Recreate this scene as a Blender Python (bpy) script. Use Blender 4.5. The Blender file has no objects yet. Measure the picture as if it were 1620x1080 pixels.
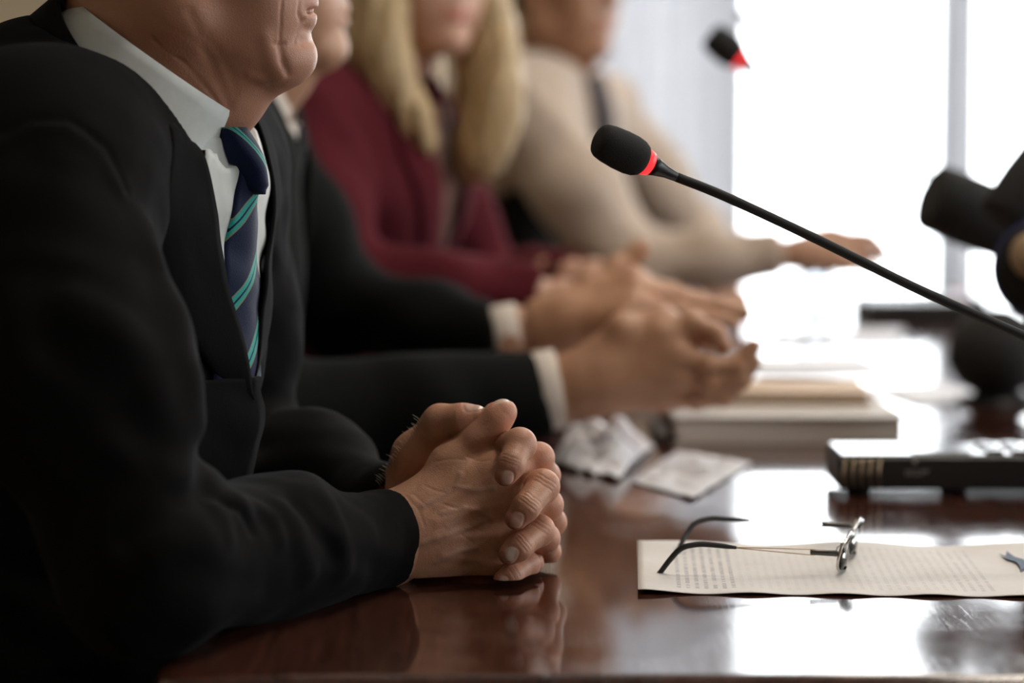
import bpy, math, random, time
T0 = time.time()
import numpy as np
from mathutils import Vector, Matrix

# ------------------------------------------------------------------ camera, light, exposure
sc = bpy.context.scene
FPX = 3800.0                      # focal length in pixels of the 1620 px wide frame
CAM = np.array([0.0, 0.0, 1.09]); PITCH = math.atan(339.0 / FPX)
TZ = 0.75                         # table top height
cam_d = bpy.data.cameras.new('camera'); cam = bpy.data.objects.new('camera', cam_d)
sc.collection.objects.link(cam); sc.camera = cam
cam_d.sensor_width = 36.0; cam_d.lens = FPX / 1620.0 * 36.0
cam.location = CAM; cam.rotation_euler = (math.pi / 2 - PITCH, 0, 0)
cam_d.clip_start = 0.05
cam_d.dof.use_dof = True; cam_d.dof.focus_distance = 1.775; cam_d.dof.aperture_fstop = 2.6
cam_d.dof.aperture_blades = 9

SKY = 8.0
w = bpy.data.worlds.new('sky'); sc.world = w; w.use_nodes = True
w.node_tree.nodes['Background'].inputs[0].default_value = (0.92, 0.965, 1.0, 1)
w.node_tree.nodes['Background'].inputs[1].default_value = SKY

def area(name, loc, rot, sx, sy, power, col=(1, 1, 1), portal=False):
    l = bpy.data.lights.new(name, 'AREA'); l.shape = 'RECTANGLE'; l.size = sx; l.size_y = sy
    l.energy = power; l.color = col
    o = bpy.data.objects.new(name, l); sc.collection.objects.link(o)
    o.location = loc; o.rotation_euler = rot
    if portal: l.cycles.is_portal = True
    return o
# room: x -2.6..3.6, y -3..7, z 0..3
RX0, RX1, RY0, RY1, RH = -2.6, 3.6, -3.0, 7.0, 3.0
FW = (0.12, 3.3, 0.40, 2.75)      # window opening in the far wall: x0 x1 z0 z1
RW = [(-.5, .6, 0.95, 2.5), (1.9, 3.6, 0.95, 2.5), (4.5, 6.2, 0.95, 2.5)]   # unseen windows added to the right wall for side light: y0 y1 z0 z1
area('far_window_daylight', ((FW[0]+FW[1])/2, RY1+.02, (FW[2]+FW[3])/2), (math.pi/2, 0, math.pi), FW[1]-FW[0], FW[3]-FW[2], 1, portal=True).rotation_euler = (-math.pi/2, 0, 0)
for a in RW:
    area('added_side_window_daylight', (RX1+.02, (a[0]+a[1])/2, (a[2]+a[3])/2), (0, math.pi/2, 0), a[3]-a[2], a[1]-a[0], 1, portal=True)
CEIL_W = 46
sc.view_settings.view_transform = 'Standard'; sc.view_settings.look = 'None'
sc.view_settings.gamma = 1.0; sc.view_settings.use_curve_mapping = False
sc.view_settings.exposure = 0.0
sc.cycles.use_denoising = True
sc.cycles.max_bounces = 8; sc.cycles.diffuse_bounces = 4; sc.cycles.glossy_bounces = 4
sc.cycles.transparent_max_bounces = 12; sc.cycles.sample_clamp_indirect = 8
sc.cycles.caustics_reflective = False; sc.cycles.caustics_refractive = False

# ------------------------------------------------------------------ helpers
def at(px, py, Y):
    u = (px - 810.0) / FPX; v = (540.0 - py) / FPX
    cp, sp = math.cos(PITCH), math.sin(PITCH)
    t = Y / (cp + v * sp)
    return np.array([u * t, Y, CAM[2] + t * (v * cp - sp)])
def on(px, py, z=TZ):
    u = (px - 810.0) / FPX; v = (540.0 - py) / FPX
    cp, sp = math.cos(PITCH), math.sin(PITCH)
    t = (z - CAM[2]) / (v * cp - sp)
    return np.array([u * t, t * (cp + v * sp), z])
V3 = lambda *a: np.array(a, float)
def unit(v): v = np.asarray(v, float); return v / np.linalg.norm(v)

def smin(a, b, k):
    if k <= 0: return np.minimum(a, b)
    h = np.maximum(k - np.abs(a - b), 0) / k
    return np.minimum(a, b) - h * h * k * 0.25
def segd(P, a, b):
    ab = b - a; L = max(float(ab @ ab), 1e-12)
    t = np.clip(((P - a) @ ab) / L, 0, 1)
    return np.linalg.norm(P - a - t[:, None] * ab, axis=1), t

class F:
    """signed distance field made of shapes, blended one after another"""
    def __init__(s): s.ops = []
    def cap(s, a, b, ra, rb=None, k=0.01):
        s.ops.append(('cap', np.asarray(a, float), np.asarray(b, float), ra, ra if rb is None else rb, k)); return s
    def chain(s, pts, rs, k=0.01):
        for i in range(len(pts) - 1): s.cap(pts[i], pts[i+1], rs[i], rs[i+1], k)
        return s
    def ell(s, c, r, k=0.01, M=None):
        s.ops.append(('ell', np.asarray(c, float), np.asarray(r, float), M, k)); return s
    def uni(s, g, k=0.0): s.ops.append(('uni', g, k)); return s
    def sub(s, g, k=0.004): s.ops.append(('sub', g, k)); return s
    def plane(s, p, n, k=0.004): s.ops.append(('plane', np.asarray(p, float), unit(n), k)); return s
    def ridge(s, pts, w, amp):
        p_ = [np.asarray(p, float) for p in pts]
        s.ops.append(('ridge', p_, w, amp, np.min(p_, 0) - 2.6*w, np.max(p_, 0) + 2.6*w)); return s
    def fn(s, f): s.ops.append(('fn', f)); return s
    def __call__(s, P):
        d = np.full(len(P), 9.0)
        for o in s.ops:
            t = o[0]
            if t == 'cap':
                q, tt = segd(P, o[1], o[2]); e = q - (o[3] + tt * (o[4] - o[3])); d = smin(d, e, o[5])
            elif t == 'ell':
                q = P - o[1]
                if o[3] is not None: q = q @ o[3]
                k0 = np.linalg.norm(q / o[2], axis=1); k1 = np.linalg.norm(q / (o[2] ** 2), axis=1) + 1e-9
                d = smin(d, k0 * (k0 - 1) / k1 * 1.0, o[4])
            elif t == 'uni': d = smin(d, o[1](P), o[2])
            elif t == 'sub': d = -smin(-d, o[1](P), o[2])
            elif t == 'plane': d = -smin(-d, -((P - o[1]) @ o[2]), o[3])
            elif t == 'ridge':
                m = np.flatnonzero(((P > o[4]) & (P < o[5])).all(1))
                if len(m):
                    Q = P[m]; e = np.full(len(Q), 9.0)
                    for i in range(len(o[1]) - 1): e = np.minimum(e, segd(Q, o[1][i], o[1][i+1])[0])
                    dd = d[m]; dd -= o[3] * np.exp(-(e / o[2]) ** 2); d[m] = dd
            elif t == 'fn': d = o[1](P, d)
        return d

def noise(P, scale, seed=0, n=6):
    r = np.random.RandomState(seed); out = np.zeros(len(P))
    for i in range(n):
        k = r.normal(size=3); k = k / np.linalg.norm(k) * (2 * math.pi / scale) * r.uniform(.6, 1.5)
        out += np.sin(P @ k + r.uniform(0, 6.28) + 1.3 * np.sin(P @ (k[[1, 2, 0]] * .7)))
    return out / n * 1.6

def polygonize(f, lo, hi, h):
    """surface nets of a field over a box"""
    lo = np.asarray(lo, float) - 2 * h; hi = np.asarray(hi, float) + 2 * h
    B = 8; nb = np.ceil((hi - lo) / (B * h)).astype(int) + 1
    ii = np.stack(np.meshgrid(*[np.arange(n) for n in nb], indexing='ij'), -1).reshape(-1, 3)
    cen = lo + (ii + 0.5) * B * h - 0.5 * h
    dc = f(cen); keep = np.abs(dc) < B * h * 0.9 * 1.6 + 0.004
    D = np.where(dc > 0, 1.0, -1.0).reshape(nb).astype(np.float32)
    D = D.repeat(B, 0).repeat(B, 1).repeat(B, 2)
    off = np.stack(np.meshgrid(*[np.arange(B)] * 3, indexing='ij'), -1).reshape(-1, 3)
    kb = ii[keep]
    for s in range(0, len(kb), 800):
        b = kb[s:s+800]; idx = (b[:, None, :] * B + off[None]).reshape(-1, 3)
        v = f(lo + idx * h); D[idx[:, 0], idx[:, 1], idx[:, 2]] = v
    N = np.array(D.shape)
    D[0] = D[-1] = 1; D[:, 0] = D[:, -1] = 1; D[:, :, 0] = D[:, :, -1] = 1
    ins = D < 0
    cnt = np.zeros(N - 1, np.int8)
    for c in range(8):
        x, y, z = c & 1, c >> 1 & 1, c >> 2 & 1
        cnt += ins[x:N[0]-1+x, y:N[1]-1+y, z:N[2]-1+z]
    act = (cnt > 0) & (cnt < 8)
    A = np.argwhere(act); ids = np.full(N - 1, -1, np.int64); ids[act] = np.arange(len(A))
    cv = np.stack([D[A[:, 0] + (c & 1), A[:, 1] + (c >> 1 & 1), A[:, 2] + (c >> 2 & 1)] for c in range(8)], 1)
    cp = np.array([[c & 1, c >> 1 & 1, c >> 2 & 1] for c in range(8)], float)
    acc = np.zeros((len(A), 3)); n = np.zeros(len(A))
    for a in range(8):
        for ax in range(3):
            if a >> ax & 1: continue
            b = a | (1 << ax); va, vb = cv[:, a], cv[:, b]
            m = (va < 0) != (vb < 0); t = va[m] / (va[m] - vb[m])
            acc[m] += cp[a] + t[:, None] * (cp[b] - cp[a]); n[m] += 1
    Vt = lo + (A + acc / n[:, None]) * h
    Q = []
    for ax in range(3):
        o1, o2 = (ax + 1) % 3, (ax + 2) % 3
        sl0 = [slice(1, -1)] * 3; sl1 = [slice(1, -1)] * 3
        sl0[ax] = slice(0, N[ax] - 1); sl1[ax] = slice(1, N[ax])
        s0, s1 = ins[tuple(sl0)], ins[tuple(sl1)]
        for flip, m in ((False, s0 & ~s1), (True, ~s0 & s1)):
            E = np.argwhere(m)
            if not len(E): continue
            E[:, o1] += 1; E[:, o2] += 1
            def g(d1, d2):
                X = E.copy(); X[:, o1] += d1; X[:, o2] += d2; return ids[X[:, 0], X[:, 1], X[:, 2]]
            q = np.stack([g(-1, -1), g(0, -1), g(0, 0), g(-1, 0)], 1)
            Q.append(q[:, ::-1] if flip else q)
    return Vt, np.concatenate(Q)

MESHES = []
def link(o, parent=None):
    sc.collection.objects.link(o)
    if parent is not None:
        o.parent = parent
        # a parent is an Empty at the thing's base, or a mesh laid out in the room's own axes
        if parent.type == 'EMPTY': o.matrix_parent_inverse = Matrix.Translation(-parent.location)
    return o
def mesh(name, V, Q, mat, parent=None, smooth=True, attrs=None, uv=None):
    V = np.asarray(V, float)
    me = bpy.data.meshes.new(name)
    if isinstance(Q, np.ndarray) and Q.ndim == 2:
        me.vertices.add(len(V)); me.vertices.foreach_set('co', V.astype(np.float32).ravel())
        k = Q.shape[1]
        me.loops.add(Q.size); me.loops.foreach_set('vertex_index', Q.astype(np.int32).ravel())
        me.polygons.add(len(Q)); me.polygons.foreach_set('loop_start', (np.arange(len(Q)) * k).astype(np.int32))
        me.polygons.foreach_set('loop_total', np.full(len(Q), k, np.int32))
        me.update(calc_edges=True); me.validate()
    else:
        me.from_pydata([tuple(v) for v in V], [], [list(map(int, q)) for q in Q])
    if smooth: me.polygons.foreach_set('use_smooth', [True] * len(me.polygons))
    for k_, a in (attrs or {}).items():
        at_ = me.attributes.new(k_, 'FLOAT', 'POINT'); at_.data.foreach_set('value', np.asarray(a, np.float32))
    if uv is not None:
        l = me.uv_layers.new(name='UVMap'); vi = np.zeros(len(me.loops), np.int32)
        me.loops.foreach_get('vertex_index', vi); l.data.foreach_set('uv', np.asarray(uv, np.float32)[vi].ravel())
    me.materials.append(mat)
    me.update()
    o = bpy.data.objects.new(name, me)
    return link(o, parent)
def fmesh(name, f, lo, hi, h, mat, parent=None, attrs=None):
    Vt, Q = polygonize(f, lo, hi, h)
    at_ = {k: g(Vt) for k, g in (attrs or {}).items()}; print('FM', name, len(Vt), round(time.time()-T0, 1))
    return mesh(name, Vt, Q, mat, parent, attrs=at_)
def thing(name, label, cat, loc, group=None):
    o = bpy.data.objects.new(name, None); sc.collection.objects.link(o)
    o.location = [float(x) for x in loc]; o.empty_display_size = .05
    o['label'] = label; o['category'] = cat
    if group: o['group'] = group
    return o
def tag(o, label, cat, group=None):
    o['label'] = label; o['category'] = cat
    if group: o['group'] = group
    return o
def struct(o): o['kind'] = 'structure'; return o

class G:
    """collects boxes, tubes and lathes of ONE mesh"""
    def __init__(s): s.v = []; s.f = []; s.n = 0
    def add(s, V, Fc):
        s.v += [tuple(map(float, x)) for x in V]; s.f += [[i + s.n for i in q] for q in Fc]; s.n = len(s.v); return s
    def box(s, lo, hi, R=None, c=None):
        lo, hi = np.array(lo, float), np.array(hi, float)
        P = np.array([[(lo, hi)[i][0], (lo, hi)[j][1], (lo, hi)[k][2]] for i in (0, 1) for j in (0, 1) for k in (0, 1)])
        if R is not None: P = (P - c) @ R.T + c
        return s.add(P, [(0,1,3,2),(4,6,7,5),(0,4,5,1),(2,3,7,6),(0,2,6,4),(1,5,7,3)])
    def tube(s, pts, rs, seg=16, caps=True, flat=1.0, up=(0, 0, 1)):
        pts = [np.asarray(p, float) for p in pts]
        if np.isscalar(rs): rs = [rs] * len(pts)
        V = []; prev = None
        for i, p in enumerate(pts):
            t = unit(pts[min(i+1, len(pts)-1)] - pts[max(i-1, 0)])
            if prev is None:
                u = np.cross(t, up); 
                if np.linalg.norm(u) < 1e-3: u = np.cross(t, (1, 0, 0))
            else: u = prev - t * (prev @ t)
            u = unit(u); prev = u; v_ = np.cross(t, u)
            for k in range(seg):
                a = 2 * math.pi * k / seg
                V.append(p + rs[i] * (math.cos(a) * u * flat + math.sin(a) * v_))
        Fc = [(i*seg+k, i*seg+(k+1) % seg, (i+1)*seg+(k+1) % seg, (i+1)*seg+k) for i in range(len(pts)-1) for k in range(seg)]
        if caps: Fc += [tuple(range(seg))[::-1], tuple((len(pts)-1)*seg + k for k in range(seg))]
        return s.add(V, Fc)
    def lathe(s, prof, a, d, seg=32):
        """prof: (distance along the axis, radius); closes on the axis when the radius is 0"""
        a = np.asarray(a, float); d = unit(d); u = np.cross(d, (0, 0, 1))
        if np.linalg.norm(u) < 1e-3: u = np.cross(d, (1, 0, 0))
        u = unit(u); v_ = np.cross(d, u); k_ = [2*math.pi*k/seg for k in range(seg)]
        V = [a + d*t + max(r, 1e-5)*(math.cos(x)*u + math.sin(x)*v_) for t, r in prof for x in k_]
        Fc = [(i*seg+k, i*seg+(k+1) % seg, (i+1)*seg+(k+1) % seg, (i+1)*seg+k) for i in range(len(prof)-1) for k in range(seg)]
        Fc += [tuple(range(seg))[::-1], tuple((len(prof)-1)*seg + k for k in range(seg))]
        return s.add(V, Fc)
    def obj(s, name, mat, parent=None, smooth=False, bevel=0, seg=2):
        o = mesh(name, np.array(s.v), s.f, mat, parent, smooth)
        if bevel:
            m = o.modifiers.new('bevel', 'BEVEL'); m.width = bevel; m.segments = seg; m.limit_method = 'ANGLE'
            m.angle_limit = math.radians(40)
            for p in o.data.polygons: p.use_smooth = True
            n = o.modifiers.new('wn', 'WEIGHTED_NORMAL'); n.keep_sharp = True
        return o
def smooth_path(pts, n=8):
    """Catmull-Rom through the points"""
    P = [np.asarray(p, float) for p in pts]; P = [2*P[0]-P[1]] + P + [2*P[-1]-P[-2]]; out = []
    for i in range(1, len(P) - 2):
        for j in range(n):
            t = j / n; a, b, c, d = P[i-1], P[i], P[i+1], P[i+2]
            out.append(.5*((2*b)+(-a+c)*t+(2*a-5*b+4*c-d)*t*t+(-a+3*b-3*c+d)*t**3))
    out.append(P[-2]); return out

# ------------------------------------------------------------------ materials
def mat(name, col=(.5, .5, .5), rough=.5, metal=0, **kw):
    m = bpy.data.materials.new(name); m.use_nodes = True
    b = m.node_tree.nodes['Principled BSDF']
    b.inputs['Base Color'].default_value = (*col, 1); b.inputs['Roughness'].default_value = rough
    b.inputs['Metallic'].default_value = metal
    for k, v in kw.items(): b.inputs[k.replace('_', ' ')].default_value = v
    return m
class N:
    def __init__(s, m): s.t = m.node_tree; s.b = s.t.nodes['Principled BSDF']
    def new(s, typ, **kw):
        n = s.t.nodes.new(typ)
        for k, v in kw.items():
            if hasattr(n, k): setattr(n, k, v)
            else: n.inputs[k.replace('_', ' ')].default_value = v
        return n
    def l(s, a, b): s.t.links.new(a, b)
    def coord(s, scale=(1, 1, 1), kind='Object', rot=(0, 0, 0)):
        c = s.new('ShaderNodeTexCoord'); mp = s.new('ShaderNodeMapping')
        mp.inputs['Scale'].default_value = scale; mp.inputs['Rotation'].default_value = rot
        s.l(c.outputs[kind], mp.inputs[0]); return mp.outputs[0]
    def noise(s, vec, scale, detail=4, rough=.6):
        n = s.new('ShaderNodeTexNoise'); n.inputs['Scale'].default_value = scale
        n.inputs['Detail'].default_value = detail; n.inputs['Roughness'].default_value = rough
        s.l(vec, n.inputs['Vector']); return n.outputs['Fac']
    def ramp(s, fac, stops, interp='LINEAR'):
        r = s.new('ShaderNodeValToRGB'); r.color_ramp.interpolation = interp
        while len(r.color_ramp.elements) < len(stops): r.color_ramp.elements.new(.5)
        for e, (p, c) in zip(r.color_ramp.elements, stops): e.position = p; e.color = (*c, 1) if len(c) == 3 else c
        s.l(fac, r.inputs[0]); return r.outputs[0]
    def mix(s, fac, a, b, blend='MIX'):
        m = s.new('ShaderNodeMix', data_type='RGBA', blend_type=blend)
        for sock, v in ((m.inputs['Factor'], fac), (m.inputs[6], a), (m.inputs[7], b)):
            if isinstance(v, (int, float)): sock.default_value = v
            elif isinstance(v, tuple): sock.default_value = (*v, 1)
            else: s.l(v, sock)
        return m.outputs[2]
    def math(s, op, a, b=0.0, c=0.0):
        m = s.new('ShaderNodeMath', operation=op)
        for sock, v in zip(m.inputs, (a, b, c)):
            if isinstance(v, (int, float)): sock.default_value = v
            else: s.l(v, sock)
        return m.outputs[0]
    def attr(s, name): return s.new('ShaderNodeAttribute', attribute_name=name).outputs['Fac']
    def bump(s, h, dist, strength=1, prev=None):
        b = s.new('ShaderNodeBump'); b.inputs['Distance'].default_value = dist; b.inputs['Strength'].default_value = strength
        s.l(h, b.inputs['Height'])
        if prev is not None: s.l(prev, b.inputs['Normal'])
        return b.outputs[0]
    def set(s, k, v): s.l(v, s.b.inputs[k])

def skin_mat(name, base, red, dark, bump=.0006, rough=.48, nails=True):
    bump = bump*.36
    m = mat(name, base, rough); n = N(m); c = n.coord()
    mott = n.noise(c, 38, 5, .65)
    col = n.mix(n.ramp(mott, [(.35, (0, 0, 0)), (.7, (1, 1, 1))]), dark, base)
    spot = n.ramp(n.noise(c, 150, 2, .5), [(.62, (0, 0, 0)), (.72, (1, 1, 1))])
    col = n.mix(n.math('MULTIPLY', spot, .25), col, tuple(x * .6 for x in dark))
    col = n.mix(n.math('MULTIPLY', n.attr('red'), .75), col, red)
    col = n.mix(n.math('MULTIPLY', n.attr('vein'), .5), col, (dark[0] * .62, dark[1] * .8, dark[2] * 1.15))
    col = n.mix(n.math('MULTIPLY', n.attr('head_shade'), .8), col, (red[0]*.72, red[1]*.92, red[2]*.85))  # darker, redder head tone painted in, standing for dimmer light and lens falloff
    if nails:
        col = n.mix(n.attr('nail'), col, (.66, .42, .34))
        col = n.mix(n.attr('nailtip'), col, (.74, .58, .48))
    n.set('Base Color', col)
    n.b.inputs['Subsurface Weight'].default_value = .12; n.b.inputs['Subsurface Radius'].default_value = (1, .35, .2)
    n.b.inputs['Subsurface Scale'].default_value = .006
    h1 = n.noise(n.coord((1, 1, 1)), 420, 4, .6)
    v = n.new('ShaderNodeTexVoronoi', feature='DISTANCE_TO_EDGE'); v.inputs['Scale'].default_value = 620
    n.l(n.coord((1, .7, 1)), v.inputs['Vector'])
    keep = n.math('SUBTRACT', 1.0, n.attr('nail')) if nails else 1.0
    hh = n.math('ADD', n.math('MULTIPLY', n.math('MINIMUM', v.outputs[0], .25), 1.2), h1)
    b = n.bump(n.math('MULTIPLY', hh, keep), bump)
    n.set('Normal', b)
    if nails: n.set('Roughness', n.math('SUBTRACT', rough, n.math('MULTIPLY', n.attr('nail'), .2)))
    return m
def cloth_mat(name, col, rough=.85, weave=1400, dist=.00025, sheen=.25, stint=None, fleck=None):
    m = mat(name, col, rough); n = N(m)
    n.b.inputs['Sheen Weight'].default_value = sheen; n.b.inputs['Sheen Roughness'].default_value = .4
    n.b.inputs['Sheen Tint'].default_value = (*(stint or (1, 1, 1)), 1)
    n.b.inputs['Specular IOR Level'].default_value = .08
    c = n.coord(); big = n.noise(c, 30, 3); fine = n.noise(n.coord((1, 1, .5)), weave, 2)
    n.set('Base Color', n.mix(n.math('MULTIPLY', n.ramp(big, [(.35, (0, 0, 0)), (.7, (1, 1, 1))]), .35), col, fleck or tuple(x * .6 for x in col)))
    n.set('Normal', n.bump(fine, dist, .8, n.bump(big, .0015, .5)))
    return m
M = {}
M['skin'] = skin_mat('skin_weathered', (.60, .32, .205), (.60, .225, .155), (.48, .245, .15))
M['skin2'] = skin_mat('skin_tan', (.55, .31, .19), (.55, .24, .16), (.47, .25, .15), nails=False, bump=.0002)
M['skin3'] = skin_mat('skin_fair', (.62, .36, .26), (.65, .2, .16), (.55, .3, .2), nails=False, bump=.0002)
M['skin4'] = skin_mat('skin_olive', (.44, .235, .145), (.45, .18, .12), (.38, .2, .12), nails=False, bump=.0002)
M['suit'] = cloth_mat('charcoal_wool', (.0072, .0068, .0068), .95, sheen=.018, stint=(.8, .85, 1))
M['suit2'] = cloth_mat('black_wool', (.0090, .0096, .0092), .95, sheen=.02, stint=(.85, .95, 1))
M['lining'] = cloth_mat('black_lining', (.012, .012, .014), sheen=.05)
M['shirt'] = cloth_mat('white_cotton', (.66, .69, .67), .8, 2600, .00012, .1)
M['shirt2'] = cloth_mat('cream_cotton', (.78, .70, .62), .8, 2600, .0001, .1)
M['burgundy'] = cloth_mat('burgundy_wool', (.085, .012, .018), .9, 700, .0006, .12, (1, .3, .35), (.06, .008, .013))
M['blouse'] = cloth_mat('mauve_blouse', (.22, .12, .10), .8)
M['beige'] = cloth_mat('beige_knit', (.56, .46, .38), .9, 600, .0008, .3, None, (.48, .39, .32))
M['scarf'] = cloth_mat('dark_grey_scarf', (.10, .09, .10), .9)
M['black_cloth'] = cloth_mat('black_upholstery', (.018, .018, .018), .7)
M['hair_blond'] = mat('blond_hair', (.62, .45, .24), .5)
M['hair_brown'] = mat('brown_hair', (.09, .055, .035), .5)
M['hair_grey'] = mat('grey_brown_hair', (.16, .12, .085), .5)
for k in ('hair_blond', 'hair_brown', 'hair_grey'):
    n = N(M[k]); cc = n.coord((1, 1, .08)); h_ = n.noise(cc, 260, 3)
    b0 = tuple(n.b.inputs['Base Color'].default_value)[:3]
    n.set('Base Color', n.mix(n.ramp(h_, [(.3, (0, 0, 0)), (.7, (1, 1, 1))]), tuple(x * .45 for x in b0), tuple(min(1, x * 1.25) for x in b0)))
    n.set('Normal', n.bump(h_, .003))
M['eye'] = mat('eye_white', (.75, .72, .68), .2); M['lip'] = mat('lip', (.5, .16, .13), .4)
M['foam'] = mat('black_foam', (.02, .02, .02), .95)
n = N(M['foam']); n.set('Normal', n.bump(n.noise(n.coord(), 1500, 2), .0004))
M['blackplastic'] = mat('black_plastic', (.016, .016, .017), .38)
M['rubber'] = mat('black_rubber', (.02, .02, .02), .7)
M['gloss'] = mat('glossy_black', (.012, .012, .013), .12)
M['red'] = mat('red_light_ring', (.9, .02, .03), .4, Emission_Color=(1, .035, .04, 1), Emission_Strength=1.3)
M['metal'] = mat('steel', (.62, .60, .57), .22, 1); M['chrome'] = mat('chrome', (.8, .8, .8), .1, 1)
M['brass'] = mat('warm_metal', (.55, .42, .28), .3, 1)
M['gunmetal'] = mat('gunmetal', (.10, .095, .09), .35, .7)
M['horn'] = mat('olive_tip', (.16, .13, .09), .3)
M['whitepaint'] = mat('white_paint', (.8, .8, .8), .4)
M['pages'] = mat('book_pages', (.74, .69, .63), .8)
n = N(M['pages']); st = n.noise(n.coord((1, 1, 420)), 3, 2)
n.set('Base Color', n.mix(n.ramp(st, [(.4, (0, 0, 0)), (.6, (1, 1, 1))]), (.60, .54, .47), (.80, .76, .71))); n.set('Normal', n.bump(st, .0008))
M['pagetop'] = mat('page_top', (.78, .77, .76), .75)
M['greycover'] = mat('grey_cover', (.50, .45, .40), .6); M['tan'] = mat('tan_cover', (.55, .36, .19), .6); M['darkcover'] = mat('dark_cover', (.045, .03, .025), .5)
M['paper2'] = mat('loose_white_paper', (.76, .76, .80), .7)
M['navy'] = mat('navy_plastic', (.03, .04, .12), .35); M['beigelogo'] = mat('beige_print', (.5, .36, .22), .5)
M['greyprint'] = mat('grey_print', (.35, .33, .30), .5)

# wood of the table
M['wood'] = mat('polished_mahogany', (.06, .02, .014), .12)
n = N(M['wood']); c = n.coord((1, .12, 1), rot=(0, 0, .1))
g1 = n.noise(c, 24, 8, .65); g2 = n.noise(n.coord((1, .05, 1), rot=(0, 0, .1)), 160, 3)
col = n.ramp(g1, [(.3, (.024, .0080, .0055)), (.5, (.054, .0175, .011)), (.72, (.085, .030, .019))])
n.set('Base Color', n.mix(.35, col, n.ramp(g2, [(.35, (.02, .007, .005)), (.65, (.10, .036, .022))])))
def scr(rot, sc_, thr):
    q = n.noise(n.coord((sc_, 3, 1), rot=(0, 0, rot)), 1.0, 1, .4)
    return n.ramp(q, [(.5 - thr, (0, 0, 0)), (.5, (1, 1, 1)), (.5 + thr, (0, 0, 0))])
s1 = scr(.5, 420, .004); s2 = scr(-.7, 330, .003); s3 = scr(1.25, 500, .003)
sm = n.math('MAXIMUM', s1, n.math('MAXIMUM', s2, s3))
patch = n.ramp(n.noise(n.coord(), 9, 3), [(.45, (0, 0, 0)), (.62, (1, 1, 1))])
sm = n.math('MULTIPLY', sm, patch)
smudge = n.noise(n.coord((1, 1, 1)), 14, 6, .7)
n.set('Roughness', n.math('ADD', n.math('ADD', .055, n.math('MULTIPLY', smudge, .10)), n.math('MULTIPLY', sm, .08)))
n.set('Normal', n.bump(n.noise(n.coord((1, .3, 1)), 45, 3), .00012, .6, n.bump(n.math('MULTIPLY', sm, -1.0), .00005, .5)))
n.b.inputs['Coat Weight'].default_value = .35; n.b.inputs['Coat Roughness'].default_value = .06
n.b.inputs['Specular IOR Level'].default_value = .5

M['wall'] = mat('cream_wall_paint', (.60, .50, .36), .8)
n = N(M['wall']); n.set('Normal', n.bump(n.noise(n.coord(), 60, 3), .001, .4))
M['ceiling'] = mat('ceiling_paint', (.62, .60, .56), .9)
M['floor'] = mat('parquet', (.10, .055, .03), .4)
n = N(M['floor']); bt = n.new('ShaderNodeTexBrick'); bt.inputs['Scale'].default_value = 3
bt.inputs['Color1'].default_value = (.11, .06, .03, 1); bt.inputs['Color2'].default_value = (.08, .042, .022, 1)
bt.inputs['Mortar'].default_value = (.03, .015, .01, 1); bt.inputs['Mortar Size'].default_value = .006
n.l(n.coord(), bt.inputs['Vector']); n.set('Base Color', bt.outputs[0])
def sheer(name, col, f):
    m = bpy.data.materials.new(name); m.use_nodes = True; t = m.node_tree
    for x in list(t.nodes): t.nodes.remove(x)
    o = t.nodes.new('ShaderNodeOutputMaterial'); tr = t.nodes.new('ShaderNodeBsdfTranslucent'); df = t.nodes.new('ShaderNodeBsdfDiffuse')
    tr.inputs[0].default_value = (*col, 1); df.inputs[0].default_value = (.7, .7, .72, 1)
    mx = t.nodes.new('ShaderNodeMixShader'); mx.inputs[0].default_value = f
    t.links.new(df.outputs[0], mx.inputs[1]); t.links.new(tr.outputs[0], mx.inputs[2])
    tp = t.nodes.new('ShaderNodeBsdfTransparent'); m2 = t.nodes.new('ShaderNodeMixShader'); m2.inputs[0].default_value = .115
    t.links.new(mx.outputs[0], m2.inputs[1]); t.links.new(tp.outputs[0], m2.inputs[2]); t.links.new(m2.outputs[0], o.inputs[0])
    return m
M['sheer'] = sheer('sheer_curtain', (.66, .66, .68), .55)
def glass_mat(name, tint=(1, 1, 1)):
    m = bpy.data.materials.new(name); m.use_nodes = True; t = m.node_tree
    for x in list(t.nodes): t.nodes.remove(x)
    o = t.nodes.new('ShaderNodeOutputMaterial'); tr = t.nodes.new('ShaderNodeBsdfTransparent'); gl = t.nodes.new('ShaderNodeBsdfGlossy')
    tr.inputs[0].default_value = (*tint, 1); gl.inputs['Roughness'].default_value = .02
    fr = t.nodes.new('ShaderNodeFresnel'); fr.inputs[0].default_value = 1.45
    mx = t.nodes.new('ShaderNodeMixShader')
    t.links.new(fr.outputs[0], mx.inputs[0]); t.links.new(tr.outputs[0], mx.inputs[1]); t.links.new(gl.outputs[0], mx.inputs[2]); t.links.new(mx.outputs[0], o.inputs[0])
    return m
M['pane'] = glass_mat('window_pane'); M['lens'] = glass_mat('spectacle_lens', (.93, .95, .93))
M['tumbler'] = glass_mat('drinking_glass', (.93, .95, .97))

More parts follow.
